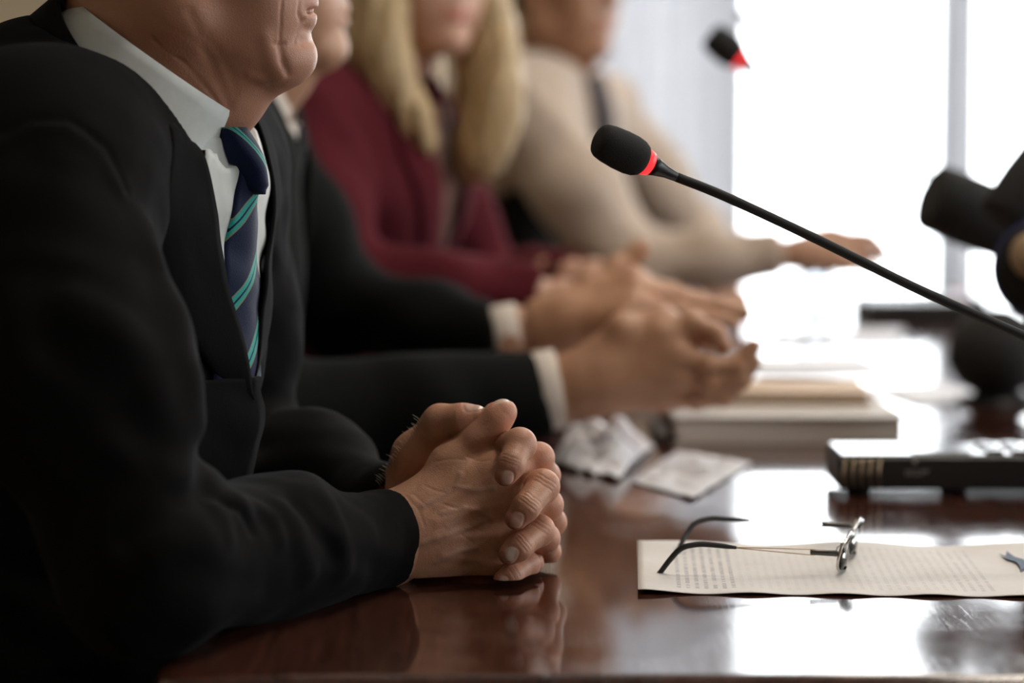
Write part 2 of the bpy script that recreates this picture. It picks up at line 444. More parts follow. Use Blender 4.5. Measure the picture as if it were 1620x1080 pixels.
# tie with slanting double stripes: u across, v along, in metres
M['tie'] = mat('striped_silk_tie', (.01, .02, .06), .6)
n = N(M['tie']); uvn = n.new('ShaderNodeTexCoord'); sp = n.new('ShaderNodeSeparateXYZ'); n.l(uvn.outputs['UV'], sp.inputs[0])
q = n.math('FRACT', n.math('MULTIPLY', n.math('ADD', sp.outputs[1], n.math('MULTIPLY', sp.outputs[0], .9)), 17.0))
nv = (.006, .012, .042); te = (.03, .34, .30); tn = (.20, .22, .12); bl = (.02, .09, .22)
n.set('Base Color', n.ramp(q, [(0, nv), (.50, tn), (.525, te), (.60, nv), (.64, te), (.72, tn), (.745, nv), (.90, nv)], 'CONSTANT'))
n.b.inputs['Sheen Weight'].default_value = .05; n.b.inputs['Specular IOR Level'].default_value = .12
rb = n.noise(n.coord((1, 1, 1)), 900, 2); n.set('Normal', n.bump(rb, .0003))

# typed sheet: u runs along the page height (right end is the heading), v across
M['typed'] = mat('typed_paper', (.80, .76, .72), .75)
n = N(M['typed']); uvn = n.new('ShaderNodeTexCoord'); sp = n.new('ShaderNodeSeparateXYZ'); n.l(uvn.outputs['UV'], sp.inputs[0])
U, Vv = sp.outputs[0], sp.outputs[1]
line = n.math('FRACT', n.math('MULTIPLY', U, 48.0)); idx = n.math('FLOOR', n.math('MULTIPLY', U, 48.0))
cb = n.new('ShaderNodeCombineXYZ'); n.l(n.math('MULTIPLY', idx, 3.71), cb.inputs[0]); n.l(n.math('MULTIPLY', Vv, 46.0), cb.inputs[1])
wd = n.new('ShaderNodeTexNoise'); wd.inputs['Scale'].default_value = 1.0; wd.inputs['Detail'].default_value = 2; n.l(cb.outputs[0], wd.inputs['Vector'])
word = n.math('GREATER_THAN', wd.outputs['Fac'], .44)
cb2 = n.new('ShaderNodeCombineXYZ'); n.l(n.math('MULTIPLY', U, 520.0), cb2.inputs[0]); n.l(n.math('MULTIPLY', Vv, 300.0), cb2.inputs[1])
gl_ = n.new('ShaderNodeTexNoise'); gl_.inputs['Scale'].default_value = 1.0; gl_.inputs['Detail'].default_value = 0; n.l(cb2.outputs[0], gl_.inputs['Vector'])
glyph = n.math('GREATER_THAN', gl_.outputs['Fac'], .45)
inl = n.math('MULTIPLY', n.math('GREATER_THAN', line, .28), n.math('LESS_THAN', line, .72))
mar = n.math('MULTIPLY', n.math('GREATER_THAN', Vv, .09), n.math('LESS_THAN', Vv, .91))
z1 = n.ramp(U, [(0, (0, 0, 0)), (4/48, (.55,) * 3), (11/48, (.10,) * 3), (24/48, (.16,) * 3), (35/48, (.28,) * 3), (39/48, (0, 0, 0)), (.86, (0, 0, 0))], 'CONSTANT')
ink = n.math('MULTIPLY', n.math('MULTIPLY', word, glyph), n.math('MULTIPLY', n.math('MULTIPLY', inl, mar), z1))
pc = n.mix(n.ramp(n.noise(n.coord(), 20, 4), [(.35, (0, 0, 0)), (.7, (1, 1, 1))]), (.80, .77, .74), (.84, .82, .80))
n.set('Base Color', n.mix(ink, pc, (.16, .17, .22)))
n.set('Normal', n.bump(n.noise(n.coord(), 70, 3), .0012, .5))

# ------------------------------------------------------------------ the room
def slab(name, lo, hi, m): return struct(G().box(lo, hi).obj(name, m))
T = .2
slab('floor', (RX0-T, RY0-T, -.1), (RX1+T, RY1+T, 0), M['floor'])
slab('ceiling', (RX0-T, RY0-T, RH), (RX1+T, RY1+T, RH+.1), M['ceiling'])
slab('wall_left', (RX0-T, RY0-T, 0), (RX0, RY1+T, RH), M['wall'])
slab('wall_near', (RX0, RY0-T, 0), (RX1, RY0, RH), M['wall'])
def holed(name, axis, pos, a0, a1, holes, m):
    """wall with rectangular openings; axis 0: the wall stands along x, 1: along y"""
    g = G(); cuts = sorted(holes)
    def put(u0, u1, z0, z1):
        if u1 - u0 < 1e-4 or z1 - z0 < 1e-4: return
        if axis == 0: g.box((u0, pos, z0), (u1, pos+T, z1))
        else: g.box((pos, u0, z0), (pos+T, u1, z1))
    u = a0
    for (h0, h1, z0, z1) in cuts:
        put(u, h0, 0, RH); put(h0, h1, 0, z0); put(h0, h1, z1, RH); u = h1
    put(u, a1, 0, RH)
    return struct(g.obj(name, m))
holed('wall_far', 0, RY1, RX0, RX1, [FW], M['wall'])
holed('wall_right', 1, RX1, RY0-T, RY1+T, RW, M['wall'])
def window(name, axis, pos, h, verts, hors, fw=.05):
    g = G(); u0, u1, z0, z1 = h
    def put(a, b, c, d, dd=.03):
        if axis == 0: g.box((a, pos+.06, c), (b, pos+.06+dd*2, d))
        else: g.box((pos+.06, a, c), (pos+.06+dd*2, b, d))
    put(u0, u0+fw, z0, z1); put(u1-fw, u1, z0, z1); put(u0+fw, u1-fw, z0, z0+fw); put(u0+fw, u1-fw, z1-fw, z1)
    for v in verts: put(v-fw/2, v+fw/2, z0+fw, z1-fw)
    for z in hors: put(u0+fw, u1-fw, z-fw/3, z+fw/3, .028)
    e = thing(name, '', '', (h[0], pos, h[2]) if axis == 0 else (pos, h[0], h[2]))
    del e['label']; del e['category']; e['kind'] = 'structure'
    g.obj('window_frame', M['whitepaint'], e, bevel=.004)
    p = G()
    if axis == 0: p.box((u0+.01, pos+.085, z0+.01), (u1-.01, pos+.091, z1-.01))
    else: p.box((pos+.085, u0+.01, z0+.01), (pos+.091, u1-.01, z1-.01))
    p.obj('glass_pane', M['pane'], e)
    s = G()
    if axis == 0: s.box((u0-.05, pos-.12, z0-.04), (u1+.05, pos+.05, z0))
    else: s.box((pos-.12, u0-.05, z0-.04), (pos+.05, u1+.05, z0))
    s.obj('window_sill', M['whitepaint'], e, bevel=.006)
window('window_1', 0, RY1, FW, (.66, 1.27, 2.2), ())
window('added_window_2', 1, RX1, RW[0], (.05,), ())  # side windows out of view, added to brighten hands, faces and background
window('added_window_3', 1, RX1, RW[1], (2.75,), ())
window('added_window_4', 1, RX1, RW[2], (5.35,), ())
def curtain(x0, x1, y, z0, z1, waves, amp, label):
    nx, nz = 160, 12; Vt = []; 
    for j in range(nz + 1):
        for i in range(nx + 1):
            t = i / nx; f = j / nz
            Vt.append((x0 + t * (x1 - x0) + .01 * math.sin(9 * t + 3 * f), y + amp * (.7 + .3 * f) * math.sin(t * waves * 6.283 + .6 * math.sin(5 * t)) , z0 + f * (z1 - z0)))
    Q = [(j*(nx+1)+i, j*(nx+1)+i+1, (j+1)*(nx+1)+i+1, (j+1)*(nx+1)+i) for j in range(nz) for i in range(nx)]
    o = mesh('curtain', Vt, Q, M['sheer']); m = o.modifiers.new('s', 'SOLIDIFY'); m.thickness = .0015
    return tag(o, label, 'curtain')
curtain(.10, .665, 6.86, .12, 2.85, 7, .028, 'wide sheer pale grey curtain at the left end of the far window')
curtain(1.20, 1.335, 6.86, .12, 2.85, 2.5, .03, 'narrow bunched pale curtain between the two bright window bays')
rod = G().tube([(.02, 6.86, 2.87), (3.4, 6.86, 2.87)], .012, 16)
for x in (.04, 1.75, 3.38): rod.box((x-.01, 6.86, 2.86), (x+.01, 7.0, 2.88))
tag(rod.obj('curtain_rod', M['metal'], smooth=True), 'steel curtain rod fixed above the far window', 'curtain rod')
for i, b in enumerate([((RX0, RY0, 0), (RX0+.02, RY1, .1)), ((RX0+.02, RY1-.02, 0), (RX1-.02, RY1, .1)), ((RX1-.02, RY0, 0), (RX1, RY1, .1))]):
    struct(G().box(*b).obj(('baseboard_left', 'baseboard_far', 'baseboard_right')[i], M['whitepaint'], bevel=.004))
# unseen ceiling lamps, added as fill light for hands, table and background
for i, (x, y) in enumerate([(.8, 1.85), (.9, 3.1), (.9, 5.1), (-.8, -1.4)]):
    e = thing('fill_ceiling_lamp', 'unseen round flush ceiling lamp added as fill light ' + ('over the spectacles and typed sheet', 'over the middle of the table', 'nearest the far window', 'behind the camera')[i], 'ceiling lamp', (x, y, RH), 'added flush ceiling lamps')
    G().lathe([(0, .20), (.03, .20), (.035, .19)], (x, y, RH), (0, 0, -1)).obj('fill_lamp_base', M['whitepaint'], e, True)
    md = mat('fill_lamp_diffuser', (.9, .85, .75), .5, Emission_Color=(1, .89, .76, 1), Emission_Strength=CEIL_W * (.08 if y < 0 else 1.0))
    G().lathe([(0, .185), (.03, .175), (.05, .13), (.058, .0)], (x, y, RH-.035), (0, 0, -1)).obj('fill_lamp_shade', md, e, True)

# ------------------------------------------------------------------ the table
edge = [(-.225, 1.464), (-.225, 2.0), (-.21, 2.5), (-.12, 3.05), (.03, 3.6), (.24, 4.2), (.48, 4.70), (.75, 4.84), (1.6, 4.86), (1.9, 4.6), (1.95, 3.5), (1.9, 2.2), (1.85, 1.464)]
def round_poly(P, r=.05, n=6):
    out = []; m = len(P)
    for i in range(m):
        a, b, c = map(np.array, (P[i-1], P[i], P[(i+1) % m])); u, v = unit(a-b), unit(c-b)
        p0, p1 = b + u * r, b + v * r
        for k in range(n + 1):
            t = k / n; out.append((1-t)**2*p0 + 2*t*(1-t)*b + t*t*p1)
    return out
poly = round_poly([np.array(p, float) for p in edge], .03, 5)
def ring(off, z):
    m = len(poly); R = []
    for i in range(m):
        t = unit(poly[(i+1) % m] - poly[i-1]); nn = np.array([-t[1], t[0]])   # left of travel = outward for clockwise order
        R.append((poly[i][0] + nn[0]*off, poly[i][1] + nn[1]*off, z))
    return R
prof = [(-.012, TZ), (-.004, TZ-.0012), (0, TZ-.006), (.0, TZ-.018), (-.004, TZ-.024), (-.012, TZ-.028), (-.016, TZ-.045), (-.10, TZ-.045)]
Vt = []; m_ = len(poly)
for o_, z_ in prof: Vt += ring(o_, z_)
Q = []
for j in range(len(prof)-1):
    for i in range(m_): Q.append((j*m_+i, j*m_+(i+1) % m_, (j+1)*m_+(i+1) % m_, (j+1)*m_+i))
Q.append(tuple(range(m_))[::-1]); Q.append(tuple((len(prof)-1)*m_+i for i in range(m_)))
tab = thing('conference_table', 'long polished dark mahogany conference table with a bright window reflection', 'table', (.85, 3.1, 0))
top = mesh('tabletop', Vt, Q, M['wood'], tab, smooth=False)
for p in top.data.polygons: p.use_smooth = len(p.vertices) == 4
for (x, y) in ((.15, 1.8), (1.6, 1.8), (.45, 3.9), (1.6, 4.4)):
    G().box((x-.04, y-.04, 0), (x+.04, y+.04, TZ-.046)).obj('leg', M['wood'], tab, bevel=.006)
G().box((.15+.042, 1.78, .58), (1.6-.042, 1.81, TZ-.046)).obj('apron', M['wood'], tab, bevel=.003)

exec_later = []
# ------------------------------------------------------------------ things on the table
def march(f, O, D, t0=0.0, n=70, push=True):
    """walk along rays to the surface of a field; rays that miss end at their closest point on it"""
    O = np.asarray(O, float); D = np.asarray(D, float); t = np.full(len(O), float(t0)); best = t.copy(); bd = np.full(len(O), 9.)
    for _ in range(n):
        d = f(O + D * t[:, None]); m = np.abs(d) < bd; bd[m] = np.abs(d)[m]; best[m] = t[m]; t += d * .8
    P = O + D * best[:, None]
    if push:
        for _ in range(6):
            d, g = f(P), grad(f, P); P = P - g * d[:, None]
    return P
def grad(f, P, e=.0008):
    g = np.stack([f(P + np.eye(3)[i] * e) - f(P - np.eye(3)[i] * e) for i in range(3)], 1)
    return g / (np.linalg.norm(g, axis=1, keepdims=True) + 1e-9)
def pixray(px, py):
    a = at(px, py, 1.0); return unit(a - CAM)
def onto(f, pts, t0=.9):
    """points of the photograph carried onto a surface"""
    return list(march(f, [CAM] * len(pts), [pixray(*p) for p in pts], t0))
def resample(P, n):
    P = np.asarray(P, float); L = np.r_[0, np.cumsum(np.linalg.norm(np.diff(P, axis=0), axis=1))]
    return np.stack([np.interp(np.linspace(0, L[-1], n), L, P[:, i]) for i in range(P.shape[1])], 1)
def shell(name, S, Nn, thick, m, parent=None, uv=None):
    """grid of points S[n,m,3] with normals Nn -> closed sheet with real thickness"""
    a, b = S.shape[:2]; top = (S + Nn * thick).reshape(-1, 3); bot = S.reshape(-1, 3); V_ = np.r_[top, bot]; q = a * b; Fc = []
    for i in range(a - 1):
        for j in range(b - 1):
            k = i * b + j; Fc += [(k, k+b, k+b+1, k+1), (q+k, q+k+1, q+k+b+1, q+k+b)]
    rim = [i * b for i in range(a)] + [(a-1)*b + j for j in range(1, b)] + [i * b + b - 1 for i in range(a-2, -1, -1)] + [j for j in range(b-2, 0, -1)]
    for i in range(len(rim)):
        u, v = rim[i], rim[(i+1) % len(rim)]; Fc.append((u, q+u, q+v, v)) 
    me = mesh(name, V_, np.array(Fc), m, parent, True, uv=None if uv is None else np.r_[uv.reshape(-1, 2), uv.reshape(-1, 2)])
    import bmesh
    bm = bmesh.new(); bm.from_mesh(me.data); bmesh.ops.recalc_face_normals(bm, faces=bm.faces); bm.to_mesh(me.data); bm.free()
    return me

# typed sheet of paper
p00, p01 = on(1009, 940), on(1034, 861)
ex = unit(on(1620, 946) - p00); ex = V3(ex[0], ex[1], 0); ey = V3(-ex[1], ex[0], 0); PW, PH = .325, .21
na, nb_ = 60, 44; S = np.zeros((na, nb_, 3)); UV = np.zeros((na, nb_, 2))
for i in range(na):
    for j in range(nb_):
        u, v = i / (na-1), j / (nb_-1)
        p = p00 + ex * u * PW + ey * v * PH
        z = .0006 + .0028 * math.exp(-((1-v)/.10)**2) * (.5 + .5*math.sin(u*13+1)) + .0012*math.sin(u*9+v*3)**2*v
        z += .010 * max(0, u-.80)**1.3 * v + .0022 * math.exp(-((u)/.05)**2 - ((v)/.12)**2)
        z += .0008 * (1 + math.sin(u*31)) * math.exp(-(v/.15)**2)
        S[i, j] = (p[0], p[1], TZ + z); UV[i, j] = (u, v)
sheet = shell('printed_sheet', S, np.zeros_like(S) + V3(0, 0, 1), .0002, M['typed'], uv=UV)
tag(sheet, 'typed white sheet of paper lying under the folded-out spectacles', 'paper')
def onsheet(u, v, z=.0): return p00 + ex*u*PW + ey*v*PH + V3(0, 0, .0012 + .010*max(0, u-.80)**1.3*v + z)
em = G()
def flatpoly(pts):
    k = len(pts); em.add([onsheet(*p, .0016) for p in pts] + [onsheet(*p, .0018) for p in pts], [tuple(range(k))[::-1], tuple(range(k, 2*k))] + [(i, (i+1) % k, k+(i+1) % k, k+i) for i in range(k)])
flatpoly([(.880, .78), (.892, .74), (.905, .84), (.912, .72), (.930, .66), (.950, .60), (.925, .58), (.905, .62), (.890, .68)])
flatpoly([(.905, .62), (.925, .58), (.918, .50), (.900, .46), (.905, .54)])
flatpoly([(.950, .60), (.972, .70), (.962, .58), (.985, .52), (.955, .52), (.925, .58)])
M['emblem'] = mat('blue_grey_print', (.12, .17, .25), .7)
em.obj('printed_emblem', M['emblem'], sheet)

# spectacles: rimless lenses, twin-wire temples, dark ends
sp_ = thing('eyeglasses', 'rimless spectacles with thin wire temples and black ends standing on the typed sheet', 'glasses', on(1330, 905))
def lens(name, c, w, h, Y):
    """lens standing across the temples: outline in the plane of depth and height"""
    k = 40; V_ = []
    ax = unit(V3(.24, 1, 0)); nx_ = V3(ax[1], -ax[0], 0); tilt = V3(.22, 0, 1)
    for side in (0, 1):
        for i in range(k):
            a = 2*math.pi*i/k; e = 3.0
            y = math.copysign(abs(math.cos(a))**(2/e), math.cos(a)) * w/2; z = math.copysign(abs(math.sin(a))**(2/e), math.sin(a)) * h/2
            bow = .0035 * (1 - (y/(w/2))**2)
            V_.append(c + ax*y + tilt*z + nx_*(bow + side*.0028))
    Fc = [tuple(range(k))[::-1], tuple(range(k, 2*k))] + [(i, (i+1) % k, k+(i+1) % k, k+i) for i in range(k)]
    o = mesh(name, V_, Fc, M['lens'], sp_)
    rim = G().tube([V_[i] for i in range(k)] + [V_[0]], .0012, 8, False); rim.obj('lens_rim', M['metal'], o, True)
    return V_
zl = TZ + .0160
cN, cF = V3(.2535, 1.822, zl), V3(.2700, 1.886, zl)
lens('lens', cN, .048, .0265, 0); lens('lens', cF, .048, .0265, 0)
G().tube(smooth_path([cN + V3(.007, .021, .006), (cN+cF)/2 + V3(.006, 0, .009), cF + V3(-.003, -.021, .006)], 6), .0011, 10).obj('bridge', M['metal'], sp_, True)
for s_, cc in ((1, cN), (-1, cF)):
    G().tube(smooth_path([cc + V3(.004*s_, .022*s_, .001), cc + V3(-.004+.004*s_, .024*s_, -.001), cc + V3(-.006+.004*s_, .022*s_, -.005)], 5), .0005, 8).obj('nose_pad_arm', M['metal'], sp_, True)
    G().lathe([(0, .0), (.0004, .0018), (.0012, .0022), (.0018, .0)], cc + V3(-.006+.004*s_, .020*s_, -.006), (.3, s_, 0), 14).obj('nose_pad', M['tumbler'], sp_, True)
def temple(hp, blk, w_end, path, Y):
    e = G().tube([at(*hp, Y), at(hp[0]-3, hp[1], Y), at(blk[0]+2, blk[1], Y), at(*blk, Y)], [.0016, .0024, .0022, .0021], 12, flat=.8).obj('temple_hinge', M['gunmetal'], sp_, True)
    for dz in (.0021, -.0021):
        A = at(*blk, Y) + V3(0, 0, dz); B = at(*w_end, Y) + V3(0, 0, dz*.12)
        G().tube([A + V3(.004, 0, 0), A, B, B - V3(.003, 0, 0)], .00045, 8).obj('temple_wire', M['brass'], sp_, True)
    P = smooth_path([at(*w_end, Y)] + [at(x, y, yy) for x, y, yy in path], 8)
    k = len(P); rs = [.0012 + .0006*min(1, i/4) + .0004*math.sin(math.pi*i/k) for i in range(k)]
    G().tube(P[:-6], rs[:-6], 14).obj('temple_sleeve', M['rubber'], sp_, True)
    G().tube(P[-7:], [.00215]*7, 14).obj('temple_tip', M['horn'], sp_, True)
temple((1326, 875), (1282, 873), (1165, 866), [(1130, 862, 1.80), (1103, 861, 1.80), (1078, 867, 1.80), (1060, 885, 1.805), (1047, 902, 1.81), (1037, 915, 1.813)], 1.80)
temple((1347, 832), (1300, 829), (1185, 823), [(1150, 821, 1.92), (1124, 820, 1.92), (1100, 827, 1.915), (1088, 842, 1.91), (1078, 860, 1.90), (1070, 880, 1.897)], 1.925)
G().tube([at(1326, 875, 1.80), at(1331, 876, 1.803), cN + V3(-.003, -.020, .010)], .0012, 10).obj('end_piece', M['metal'], sp_, True)
G().tube([at(1347, 832, 1.925), at(1352, 833, 1.922), cF + V3(.006, .020, .010)], .0012, 10).obj('end_piece', M['metal'], sp_, True)

# gooseneck microphones
def microphone(head0, head1, R, neck, base, label, basexy, rst=.0037, rb=.0026):
    """head0: nose of the windscreen, head1: its end at the light ring"""
    head0, head1 = np.array(head0), np.array(head1); d = unit(head1 - head0); L = np.linalg.norm(head1 - head0)
    e = thing('gooseneck_microphone', label, 'microphone', (*basexy, TZ))
    prof = [(0, 0), (.0, R*.30), (.01*L, R*.58), (.04*L, R*.76), (.10*L, R*.87), (.25*L, R*.95), (.5*L, R), (.72*L, R*.99), (.86*L, R*.92), (.95*L, R*.80), (L, R*.62)]
    G().lathe(prof, head0, d, 40).obj('windscreen', M['foam'], e, True)
    G().lathe([(0, R*.5), (.0, R*.70), (.14*L, R*.60), (.14*L, R*.3)], head0 + d*(L*.985), d, 40).obj('light_ring', M['red'], e, True)
    s0 = head0 + d * L * 1.12
    G().lathe([(0, R*.3), (0, R*.575), (.15*L, R*.45), (.35*L, R*.31), (.6*L, R*.235), (.62*L, rst*.9)], s0, d, 24).obj('neck_collar', M['blackplastic'], e, True)
    P = smooth_path([s0 + d*L*.58] + [np.array(q) for q in neck], 10)
    G().tube(P, rst, 16).obj('gooseneck', M['rubber'], e, True)
    bx, by = basexy
    G().box((bx-.055, by-.075, TZ), (bx+.055, by+.075, TZ+.028)).obj('base', M['blackplastic'], e, bevel=.008)
    G().lathe([(0, .012), (.012, .010), (.016, .006)], P[-1] - V3(0, 0, .006), (0, 0, 1), 20).obj('socket', M['blackplastic'], e, True)
    G().lathe([(0, .011), (.003, .010)], (bx, by-.045, TZ+.0275), (0, 0, 1), 20).obj('talk_button', M['red'], e, True)
microphone(at(945, 219, 1.745), at(1019, 255, 1.76), .0148, [at(1150, 312, 1.77), at(1300, 382, 1.78), at(1450, 456, 1.79), at(1620, 531, 1.80), at(1760, 592, 1.81), at(1900, 680, 1.82), (.585, 1.83, TZ+.03)],
           None, 'black gooseneck microphone with glowing red ring, sharp in front of the faces', (.585, 1.83), .0036)
microphone(at(1122, 54, 3.0), at(1170, 92, 3.0), .0205, [at(1215, 120, 3.0), at(1290, 168, 3.0), at(1380, 218, 3.0), at(1450, 262, 3.0), at(1500, 305, 3.0), at(1590, 420, 3.06), (.74, 3.16, TZ+.03)],
           None, 'blurred black gooseneck microphone with red ring before the bright window', (.74, 3.16), .0030)
microphone(at(1172, 22, 4.55), at(1192, 36, 4.55), .011, [at(1225, 52, 4.55), at(1300, 110, 4.55), at(1400, 200, 4.55), at(1470, 300, 4.5), at(1500, 420, 4.5), (.83, 4.5, TZ+.03)],
           None, 'farthest faint gooseneck microphone, its tip washed out by the window', (.83, 4.5), .0026)

# black mixer-like box on feet
bx0, by0 = at(1336, 0, 2.20)[0], 2.20
box_ = thing('audio_recorder', 'low black audio box on small feet with bright buttons on top', 'audio device', (bx0+.2, by0+.06, TZ))
g = G().box((bx0, by0, TZ+.0065), (bx0+.42, by0+.095, TZ+.0365)); g.obj('housing', M['blackplastic'], box_, bevel=.003)
G().box((bx0+.003, by0+.003, TZ+.0366), (bx0+.417, by0+.092, TZ+.0385)).obj('top_plate', M['gloss'], box_, bevel=.0008)
for i in range(5):
    G().tube([(bx0+.006+i*.008, by0-.0006, TZ+.010), (bx0+.004+i*.008, by0-.0022, TZ+.022), (bx0+.006+i*.008, by0-.0006, TZ+.034)], .0012, 8).obj('vent_rib', M['brass'], box_, True)
for i in range(11):
    x = bx0 + .140 + i*.024
    for j in range(3):
        G().box((x, by0+.012+j*.026, TZ+.0384), (x+.015, by0+.026+j*.026, TZ+.0415)).obj('button', M['gloss'], box_, bevel=.001)
G().box((bx0+.070, by0+.012, TZ+.0384), (bx0+.125, by0+.08, TZ+.0395)).obj('display_window', M['gloss'], box_, bevel=.0004)
for x in (.025, .115, .30, .40):
    for y in (.015, .080):
        G().lathe([(0, .006), (.007, .007)], (bx0+x, by0+y, TZ), (0, 0, 1), 16).obj('foot', M['rubber'], box_, True)
g = G()
for q_, (a, b) in enumerate([((.062, .0195), (.0635, .0245)), ((.0655, .0195), (.067, .0245)), ((.069, .0195), (.074, .021)), ((.069, .0235), (.074, .0245)), ((.076, .0195), (.0775, .0245)), ((.0785, .0225), (.083, .0245))]):
    g.box((bx0+a[0], by0-.0006, TZ+a[1]), (bx0+b[0], by0+.0005, TZ+b[1]))
g.obj('front_print', M['greyprint'], box_)
G().lathe([(0, .0022), (.001, .002)], (bx0+.070, by0+.0005, TZ+.032), (0, -1, 0), 14).obj('indicator', M['greyprint'], box_, True)

# books and papers in front of the second man
def book(c, w, d, h, rot, cover, label, openb=False):
    """closed thick book: covers, spine and page block"""
    cR, sR = math.cos(rot), math.sin(rot); R = np.array([[cR, -sR, 0], [sR, cR, 0], [0, 0, 1]]); c = np.array(c, float)
    e = thing('book', label, 'book', c)
    def bb(lo, hi): return G().box(np.array(lo)+c, np.array(hi)+c, R, c)
    bb((-w/2, -d/2, 0), (w/2, d/2, .003)).obj('cover', cover, e, bevel=.0012)
    bb((-w/2, -d/2, h-.003), (w/2, d/2, h)).obj('cover', cover, e, bevel=.0012)
    bb((-w/2, d/2-.003, .0031), (w/2, d/2, h-.0031)).obj('spine', cover, e, bevel=.001)
    bb((-w/2+.004, -d/2+.003, .0031), (w/2-.004, d/2-.0035, h-.0031)).obj('page_block', M['pages'], e, bevel=.002)
    return e
b1 = book((.296, 2.655, TZ), .250, .20, .031, .02, M['greycover'], 'thick grey-bound book of beige pages under the tan book')
b2 = book((.312, 2.735, TZ+.0313), .185, .135, .014, -.03, M['tan'], 'slim tan-covered book lying on top of the thick grey-bound one')
def paper(name, cx, cy, w, d, rot, z, label, curl=.002, mt=None):
    nx, ny = 14, 12; S = np.zeros((nx, ny, 3)); cR, sR = math.cos(rot), math.sin(rot)
    for i in range(nx):
        for j in range(ny):
            u, v = (i/(nx-1)-.5)*w, (j/(ny-1)-.5)*d
            S[i, j] = (cx+cR*u-sR*v, cy+sR*u+cR*v, z + curl*(1+math.sin(u*22+v*9+cx*9))*.5)
    return tag(shell(name, S, np.zeros_like(S)+V3(0, 0, 1), .0004, mt or M['paper2'], None), label, 'paper')
q = on(1475, 628); paper('paper_sheet', q[0], q[1]+.02, .13, .22, .25, TZ+.0008, 'loose white paper sheet beside the tan book, nearer the dark microphones')
q = on(1450, 665); 
q = on(1250, 545); paper('paper_sheet', q[0]-.01, 3.42, .21, .30, .1, TZ+.0008, 'white paper sheet on the table beyond the gesturing hands')
q = on(1300, 510); paper('paper_sheet', q[0]-.02, 3.86, .21, .28, -.2, TZ+.0008, 'pale paper sheet lying farthest down the table', .004)
# phone or folder under the book corner
q = on(1060, 712); G().box((q[0]-.02, q[1]+.02, TZ), (q[0]+.075, q[1]+.16, TZ+.009))
e = G().box((on(1040, 705)[0], 2.56, TZ), (on(1040, 705)[0]+.05, 2.72, TZ+.012)).obj('notebook', M['darkcover'], None, bevel=.003)
tag(e, 'small dark notebook beside the left end of the open book', 'notebook')
# crumpled white paper
def crumple(name, A, B, C_, D_, h, seed, label, n_=46, mt=None):
    A, B, C_, D_ = map(np.array, (A, B, C_, D_)); S = np.zeros((n_, n_, 3)); U_ = np.linspace(0, 1, n_)
    for i, u in enumerate(U_):
        for j, v in enumerate(U_): S[i, j] = (1-v)*((1-u)*A+u*B) + v*((1-u)*D_+u*C_)
    P = S.reshape(-1, 3); z = np.abs(noise(P, .07, seed, 5))*.6 + np.abs(noise(P, .035, seed+1, 5))*.3
    wgt = (np.sin(np.pi*np.repeat(U_, n_))*np.sin(np.pi*np.tile(U_, n_)))**.5
    P = P + V3(0, 0, 1)*(.001 + z*h*(.15+.85*wgt))[:, None]
    return tag(shell(name, P.reshape(n_, n_, 3), np.zeros((n_, n_, 3))+V3(0, 0, 1), .0005, mt or M['paper2'], None), label, 'paper')
crumple('crumpled_paper', on(870, 738), on(978, 762), on(1035, 708), on(905, 690), .060, 4, 'crumpled white paper below the cream cuff of the gesturing man')
crumple('folded_paper', on(1000, 764), on(1095, 792), on(1190, 735), on(1070, 716), .012, 9, 'creased white leaf reaching from the crumpled paper towards the reflection')

# glass tumbler and far black box
def tumbler(c, r, h, label):
    g = G(); c = np.array(c, float)
    g.lathe([(0, 0), (0, r*.8), (h*.5, r*.9), (h, r), (h, r-.002), (h*.5, r*.9-.002), (.008, r*.78-.002), (.008, 0)], c, (0, 0, 1), 32)
    tag(g.obj('drinking_glass', M['tumbler'], None, True), label, 'glass')
tumbler((at(1296, 0, 4.3)[0], 4.3, TZ), .032, .085, 'small clear drinking glass under the far outstretched hand')
e = thing('black_case', 'flat black case on the far end of the table by the window', 'case', (at(1460, 0, 4.25)[0], 4.25, TZ))
x0 = at(1372, 0, 4.2)[0]; x1 = at(1545, 0, 4.2)[0]
G().box((x0, 4.16, TZ), (x1, 4.36, TZ+.022)).obj('case_bottom', M['blackplastic'], e, bevel=.004)
G().box((x0, 4.16, TZ+.0222), (x1, 4.36, TZ+.040)).obj('case_lid', M['blackplastic'], e, bevel=.005)
G().box(((x0+x1)/2-.03, 4.152, TZ+.012), ((x0+x1)/2+.03, 4.16, TZ+.028)).obj('handle', M['rubber'], e, bevel=.002)

